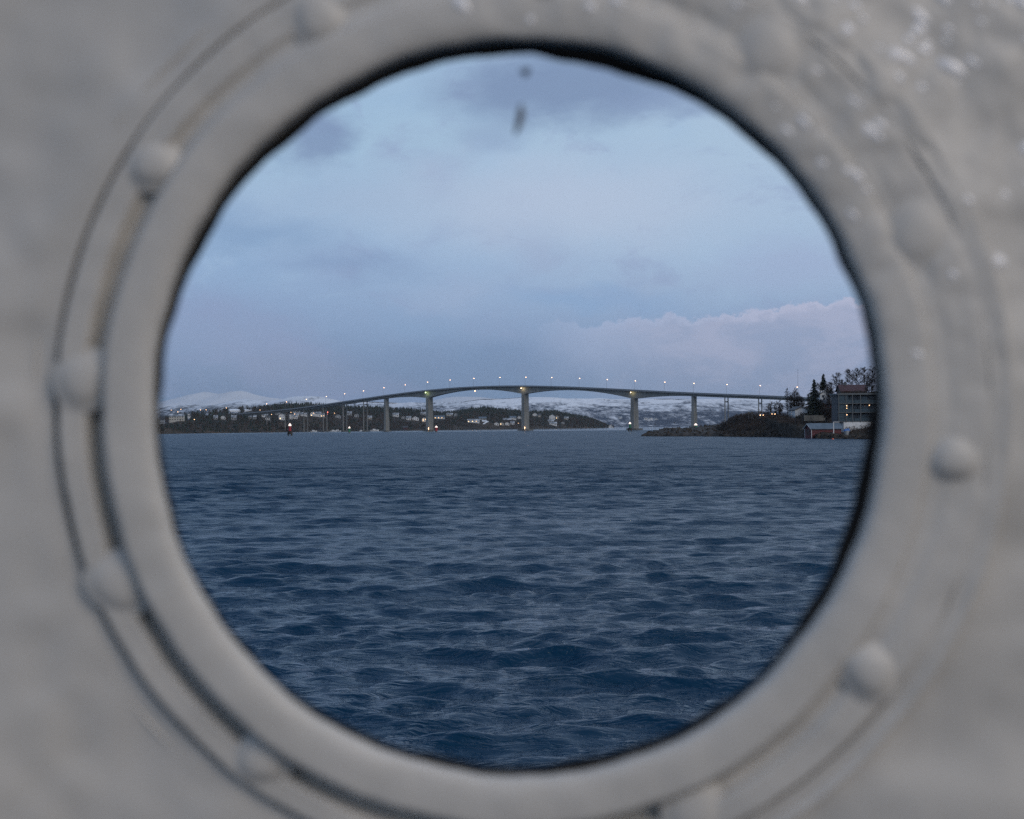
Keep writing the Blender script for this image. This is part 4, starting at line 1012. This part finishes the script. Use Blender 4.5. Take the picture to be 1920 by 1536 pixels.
MB().lathe((0, 0, 0), [(0.12, -0.3), (0.34, -0.12), (0.38, 0.1), (0.25, 0.34), (0.06, 0.42)], 12).build('float', M_orange, o); MB().tube((0, 0, 0.4), (0, 0, 0.62), 0.04, 0.03, 6).build('ring', M_pole, o)
# garden wall under the brown house
MB_w = MB().box(-8, 8, -0.2, 0.2, -1.5, 0.6)
o = MB_w.build('retaining_wall', M_conc_dark); o.location = P(1548, 792, 478); tag(o, 'low dark retaining wall below the brown house', 'wall')
# cars whose headlights shine on the knoll
car('car', P(1427, 790.2, 520), R(-92), 'parked car with two bright headlights on the knoll under the bridge')
car('car', P(1447.5, 788.4, 526), R(-84), 'parked car with dimmer second headlight beside the bare bush')
# road signs, poles, islet furniture
for px, py, lab in ((1404, 782, 'round dark sign on a post at the brow of the knoll'), (1410.3, 781.4, 'round dark sign second along the brow of the knoll'), (1426, 781.2, 'square brownish sign above the parked car')):
    q = P(px, py, 524); o = empty('road_sign', q, lab, 'sign', 'road signs on the knoll')
    MB().tube((0, 0.03, -2.4), (0, 0.03, 0.2), 0.05, 0.05, 6).build('post', M_pole, o)
    if px < 1420: MB().tube((0, 0, 0), (0, -0.05, 0), 0.42, 0.42, 14).build('disc', M_sign, o)
    else: MB().box(-0.5, 0.5, -0.05, 0, -0.35, 0.35).build('panel', M_brown, o)
q = P(1497, 775, 600); o = empty('antenna_mast', q, 'hair thin antenna mast rising above the garage', 'mast')
MB().tube((0, 0, -4), (0, 0, 18.6), 0.10, 0.04, 6).build('mast', M_pole, o); MB().tube((-0.5, 0, 17.8), (0.5, 0, 17.8), 0.03, 0.03, 5).build('crosspiece', M_pole, o)
for px, py, hgt, lab in ((1228, 816, 4.0, 'thin pole standing on the low end of the islet'), (1265, 812, 3.6, 'thin pole with a small top mark mid islet')):
    q = P(px, py, 578); o = empty('marker_pole', q, lab, 'pole', 'marker poles on the islet')
    MB().tube((0, 0, -1), (0, 0, hgt), 0.06, 0.05, 6).build('pole', M_pole, o); MB().lathe((0, 0, hgt - 0.5), [(0.05, 0), (0.22, 0.1), (0.22, 0.4), (0.05, 0.55)], 8).build('top_mark', M_sign, o)
q = P(1302, 816, 560); o = empty('concrete_slipway', q, 'pale flat concrete slab lying on the islet rocks', 'slab', rz=-0.05)
MB().box(-3.2, 3.2, -0.8, 0.8, -0.4, 0.14).build('slab', M_slab, o); MB().box(2.8, 3.25, -0.83, -0.55, 0.15, 0.6).build('bollard', M_white, o)
q = P(1321, 812.5, 600); o = empty('ruined_quay', q, 'broken stone quay wall on the islet beside the green beacon', 'quay')
for i, (x0, x1, hh) in enumerate(((-3.8, -1.6, 1.3), (-1.58, 0.6, 1.6), (0.62, 2.6, 2.0), (2.62, 4.4, 1.3))): MB().box(x0, x1, -1.2 + 0.1 * i, 1.2, -1.5, hh).build('stone_block', M_rock, o)

# ------------------------------------------------------------------ the porthole in the ship's side
Q = 0.7 / F                                         # metres per pixel of the photograph at the porthole
port = empty('porthole', P(970, 768, 0.7), 'round bolted porthole in thick grey ship paint with black rubber seal', 'porthole')
port.rotation_euler = (0, ROLL, 0)
NA = 480
th = np.linspace(0, 2 * math.pi, NA, endpoint=False); ct, st_ = np.cos(th), np.sin(th)
deg = np.degrees(th)
gloss = np.exp(-((np.minimum(np.abs(deg - 50), 360 - np.abs(deg - 50))) / 38.0) ** 2)     # side where the paint ran in lumps
r_out = 687 + 5.5 * np.abs(st_) ** 2 + 1.6 * np.sin(5 * th + 1) + 1.2 * np.sin(11 * th) + 0.9 * np.sin(23 * th + 2) + 1.0 * 0.4 * np.sin(41 * th) * np.sin(3 * th) + 0.4 * np.sin(67 * th + 1)
prof = [(-2, -24), (-2, -6), (0, 2), (2, 7), (6, 11), (14, 14), (24, 16.5), (40, 18), (60, 18), (76, 17.5), (88, 16.5), (88, 14), (93, 2), (98, -22), (104, -52), (114, -60), (122, -50), (129, -22),
        (130, -16), (140, -16), (150, -16), (160, -16), (170, -16), (178, -17), (181, -19), (185, -30), (190, -58), (196, -82), (206, -88), (215, -74), (224, -52), (234, -44)]
fl_step = np.interp(deg, [0, 40, 90, 125, 155, 180, 280, 300, 330, 360], [0.03, 0.03, 0.08, 0.14, 0.6, 1.0, 1.0, 0.42, 0.05, 0.03])
rows = []
for dr, hh in prof:
    r = r_out + dr
    h = hh if hh > 0 else hh
    h = np.full(NA, float(hh))
    if dr > 90: h = 16.5 + (hh - 16.5) * fl_step                                             # thick paint fills the steps on the glossy side
    x, z = r * ct, r * st_
    lum = fbm(x / 42 + 50, z / 42 + 50, 91, 3) * 9 * gloss + fbm(x / 90 + 9, z / 90 + 9, 95, 3) * 5
    h = h + lum * np.clip(dr / 25.0, 0, 1)
    rows.append(np.stack([x * Q, -h * Q, z * Q], -1))
fo = grid_mesh('flange', np.array(rows), len(rows), NA, M_paint, close=True); fo.parent = port
# black seal with its lumps of sealant
band = np.interp(deg, [0, 30, 45, 58, 70, 77, 83, 88, 94, 110, 130, 150, 170, 180, 200, 225, 250, 270, 285, 300, 315, 325, 340, 360],
                 [15, 13, 14, 16, 26, 34, 28, 18, 22, 23, 23, 21, 15, 11, 7, 8, 15, 18, 20, 17, 12, 20, 27, 26]) + 1.5 * np.sin(17 * th) + 1.2 * np.sin(31 * th + 1)
rows = []
for f, hh in ((-8, -20), (0, -14), (0.5, -16), (0.85, -22), (1.0, -32), (1.0, -60), (0.2, -80), (-8, -80)):
    r = (r_out + 3 if f < 0 else r_out - 3 - (band + 3) * f) * (0.7 - hh * Q) / 0.7
    rows.append(np.stack([r * ct * Q, np.full(NA, -hh * Q), r * st_ * Q], -1))
go = grid_mesh('rubber_seal', np.array(rows), len(rows), NA, M_rubber, close=True); go.parent = port
gm = bpy.data.materials.new('clear_glass'); gm.use_nodes = True; gt = NT(gm.node_tree); gt.n.clear()
tb = gt.new('ShaderNodeBsdfTransparent'); tb.inputs[0].default_value = (0.965, 0.98, 0.985, 1); mo = gt.new('ShaderNodeOutputMaterial'); gt.l.new(tb.outputs[0], mo.inputs[0])
mb = MB(); n = 96; R1 = 690 * Q
for y in (0.0205, 0.0255): mb.v += [(R1 * math.cos(2 * math.pi * k / n), y, R1 * math.sin(2 * math.pi * k / n)) for k in range(n)]
mb.f = [tuple(range(n)), tuple(range(2 * n - 1, n - 1, -1))] + [(k, n + k, n + (k + 1) % n, (k + 1) % n) for k in range(n)]
go2 = mb.build('glass_pane', gm, port)
def blob(name, px, py, rx, ry, tilt, mat, parent):
    m = MB(); n = 14; k_ = (0.7 + 0.0195) / 0.7; cx, cz = (px - 970) * Q * k_, (768 - py) * Q * k_
    for y, s in ((0.0200, 1.0), (0.0188, 0.55)):
        for k in range(n):
            a = 2 * math.pi * k / n; w_ = s * (1 + 0.18 * math.sin(3 * a + px)); x, z = rx * w_ * math.cos(a), ry * w_ * math.sin(a)
            m.v.append((cx + (x * math.cos(tilt) - z * math.sin(tilt)) * Q, y, cz + (x * math.sin(tilt) + z * math.cos(tilt)) * Q))
    m.f = [(k, (k + 1) % n, n + (k + 1) % n, n + k) for k in range(n)] + [tuple(range(n, 2 * n)), tuple(range(n - 1, -1, -1))]
    return m.build(name, mat, parent)
blob('dirt_speck', 986, 134, 9, 8, 0, M_dirt, go2)
blob('dirt_streak', 975, 222, 7, 30, -0.2, M_dirt, go2)
# painted-over bolts
bolt_at = [23.6, 55, 86, 117, 146, 176, 203.6, 234, 264, 294, 323.5, 353.5]
def bolt_mesh(seed):
    m = MB(); n = 28; hs = (0.40 if 140 < seed < 280 else 0.50 if seed > 300 else 0.34) + 0.06 * math.sin(seed * 5); rs = 0.88 + 0.08 * math.sin(seed * 3)
    prof_ = [(r * rs, h * hs) for r, h in ((70, -6), (60, 1), (51, 8), (44, 17), (36, 25), (25, 31), (13, 34), (4, 35))]
    for r, h in prof_:
        for k in range(n):
            a = 2 * math.pi * k / n; rr = r * (1 + 0.06 * math.sin(2 * a + seed) + 0.04 * math.sin(3 * a + 2 * seed)); m.v.append((rr * math.cos(a) * Q, -h * Q, rr * math.sin(a) * Q))
    for i in range(len(prof_) - 1): m.f += [(i * n + k, i * n + (k + 1) % n, (i + 1) * n + (k + 1) % n, (i + 1) * n + k) for k in range(n)]
    m.f.append(tuple(range((len(prof_) - 1) * n, len(prof_) * n)))
    me = m.mesh('bolt'); me.materials.append(M_paint); me.polygons.foreach_set('use_smooth', [True] * len(me.polygons)); return me
bms = [bolt_mesh(a) for a in bolt_at]
for i, a in enumerate(bolt_at):
    lv = float(np.interp(a, deg, 16.5 + (-16 - 16.5) * fl_step))
    o = link('bolt', bms[i], port); o.location = (818 * math.cos(R(a)) * Q, -(lv - 1) * Q, 818 * math.sin(R(a)) * Q)
# the ship's side: one painted plate with the round opening, down to the water
def plate_h(r, x, z, dg):
    fs = np.interp(dg, deg, fl_step)
    dd = np.exp(-np.maximum(0, r - 1400) / 300.0)
    g2 = np.exp(-((np.minimum(np.abs(dg - 45), 360 - np.abs(dg - 45))) / 40.0) ** 2)
    h = -42 * 1.0 + fbm(x / 44 + 70, z / 44 + 70, 101, 3) * 8 * g2 * dd + fbm(x / 260 + 5, z / 260 + 5, 103, 3) * 26 * dd
    blend = np.clip((r - 878) / 60.0, 0, 1); base_h = 16.5 + (-42 - 16.5) * fs
    return h * blend + (base_h - 0.6) * (1 - blend) + (base_h + 42) * blend * np.exp(-(r - 878) / 160.0)
def flange_h(dr, x, z, dg):
    hh = np.interp(dr, [p[0] for p in prof], [p[1] for p in prof]); fs = np.interp(dg, deg, fl_step); gl = np.interp(dg, deg, gloss)
    if dr > 90: hh = 16.5 + (hh - 16.5) * fs
    return hh + (fbm(x / 42 + 50, z / 42 + 50, 91, 3) * 9 * gl + fbm(x / 90 + 9, z / 90 + 9, 95, 3) * 5) * np.clip(dr / 25.0, 0, 1)
def plate():
    rr = np.concatenate([np.linspace(884, 1400, 60), np.array([1500, 1700, 2000, 2600, 3600, 5200, 8000])])
    n = NA; rows = []
    for r in rr:
        x, z = r * ct, r * st_
        h = plate_h(r, x, z, deg)
        rows.append(np.stack([x * Q, -h * Q, z * Q], -1))
    X1, X2, Z1, Z2 = -6.5, 6.5, -6.0, 5.0            # out to a rectangle of hull plate
    sc_ = np.minimum(np.where(ct > 0, X2, -X1) / np.maximum(np.abs(ct), 1e-6), np.where(st_ > 0, Z2, -Z1) / np.maximum(np.abs(st_), 1e-6))
    rows.append(np.stack([sc_ * ct, np.full(n, 42 * Q), sc_ * st_], -1))
    rows.append(np.stack([sc_ * ct, np.full(n, 42 * Q + 0.012), sc_ * st_], -1))
    o = grid_mesh('hull_plate', np.array(rows), len(rows), n, M_paint, close=True)
    o.location = port.location; o.rotation_euler = port.rotation_euler
    return tag(o, 'grey painted steel side of the ship around the porthole', 'wall')
plate()
# beads of spray and paint nibs on the upper side of the plate
DV, DT = [], []
for k in range(150):
    if k < 999: a = R(rnd.gauss(50, 20)); r = 690 + 560 * rnd.random()
    else: a = R(rnd.gauss(0, 25)); r = rnd.uniform(700, 1000)
    x, z = r * math.cos(a), r * math.sin(a); adeg = math.degrees(a) % 360
    dr = r - float(np.interp(adeg, deg, r_out)); xa_, za_ = np.array(x), np.array(z)
    if min(abs(((adeg - q_) + 180) % 360 - 180) for q_ in bolt_at) < 6 and 745 < r < 890: continue
    lev = float(flange_h(dr, xa_, za_, adeg)) if dr < 205 else float(plate_h(r, xa_, za_, adeg))
    if dr < 32 or 86 < dr < 135 or 180 < dr < 240: continue
    s = rnd.uniform(4.0, 7.0) if rnd.random() < 0.7 else rnd.uniform(8, 13); ta = rnd.uniform(-0.9, -0.4); el_ = rnd.uniform(1.0, 2.0); o = len(DV); n = 10
    for q, hh in ((1.3, -0.25), (0.95, 0.10), (0.6, 0.22), (0.2, 0.28)):
        for j in range(n):
            b = 2 * math.pi * j / n; u_, v_ = s * q * el_ * math.cos(b) * (1 + 0.2 * math.sin(2 * b + k)), s * q * math.sin(b); DV.append(((x + u_ * math.cos(ta) - v_ * math.sin(ta)) * Q, -(lev + s * hh) * Q, (z + u_ * math.sin(ta) + v_ * math.cos(ta)) * Q))
    for i in range(3):
        for j in range(n): a1, b1 = o + i * n + j, o + i * n + (j + 1) % n; DT += [(a1, b1, b1 + n), (a1, b1 + n, a1 + n)]
    for j in range(1, n - 1): DT.append((o + 3 * n, o + 3 * n + j, o + 3 * n + j + 1))
M_bead = material('pale_highlight_beads', (0.80, 0.76, 0.72), 0.25, spec=0.8)  # paler than the plate: bright highlights are painted into the bead colour
o = tri_mesh('spray_beads', DV, DT, M_bead); o.location = port.location; o.rotation_euler = port.rotation_euler
o.data.polygons.foreach_set('use_smooth', [True] * len(o.data.polygons))
tag(o, 'beads of spray with painted pale highlights on the painted plate above the porthole', 'droplets', kind='stuff')

# ------------------------------------------------------------------ the air
hm = bpy.data.materials.new('thin_haze'); hm.use_nodes = True; ht = NT(hm.node_tree); ht.n.clear()
pv = ht.new('ShaderNodeVolumePrincipled'); pv.inputs['Color'].default_value = (0.80, 0.88, 1.0, 1); pv.inputs['Density'].default_value = 3.2e-5
ho = ht.new('ShaderNodeOutputMaterial'); ht.l.new(pv.outputs[0], ho.inputs['Volume'])
o = MB().box(-16800, 16800, -16800, 16800, -5.0, 460.0).build('haze', hm)
tag(o, 'thin cold blue haze over sound and hills', 'haze', kind='stuff')
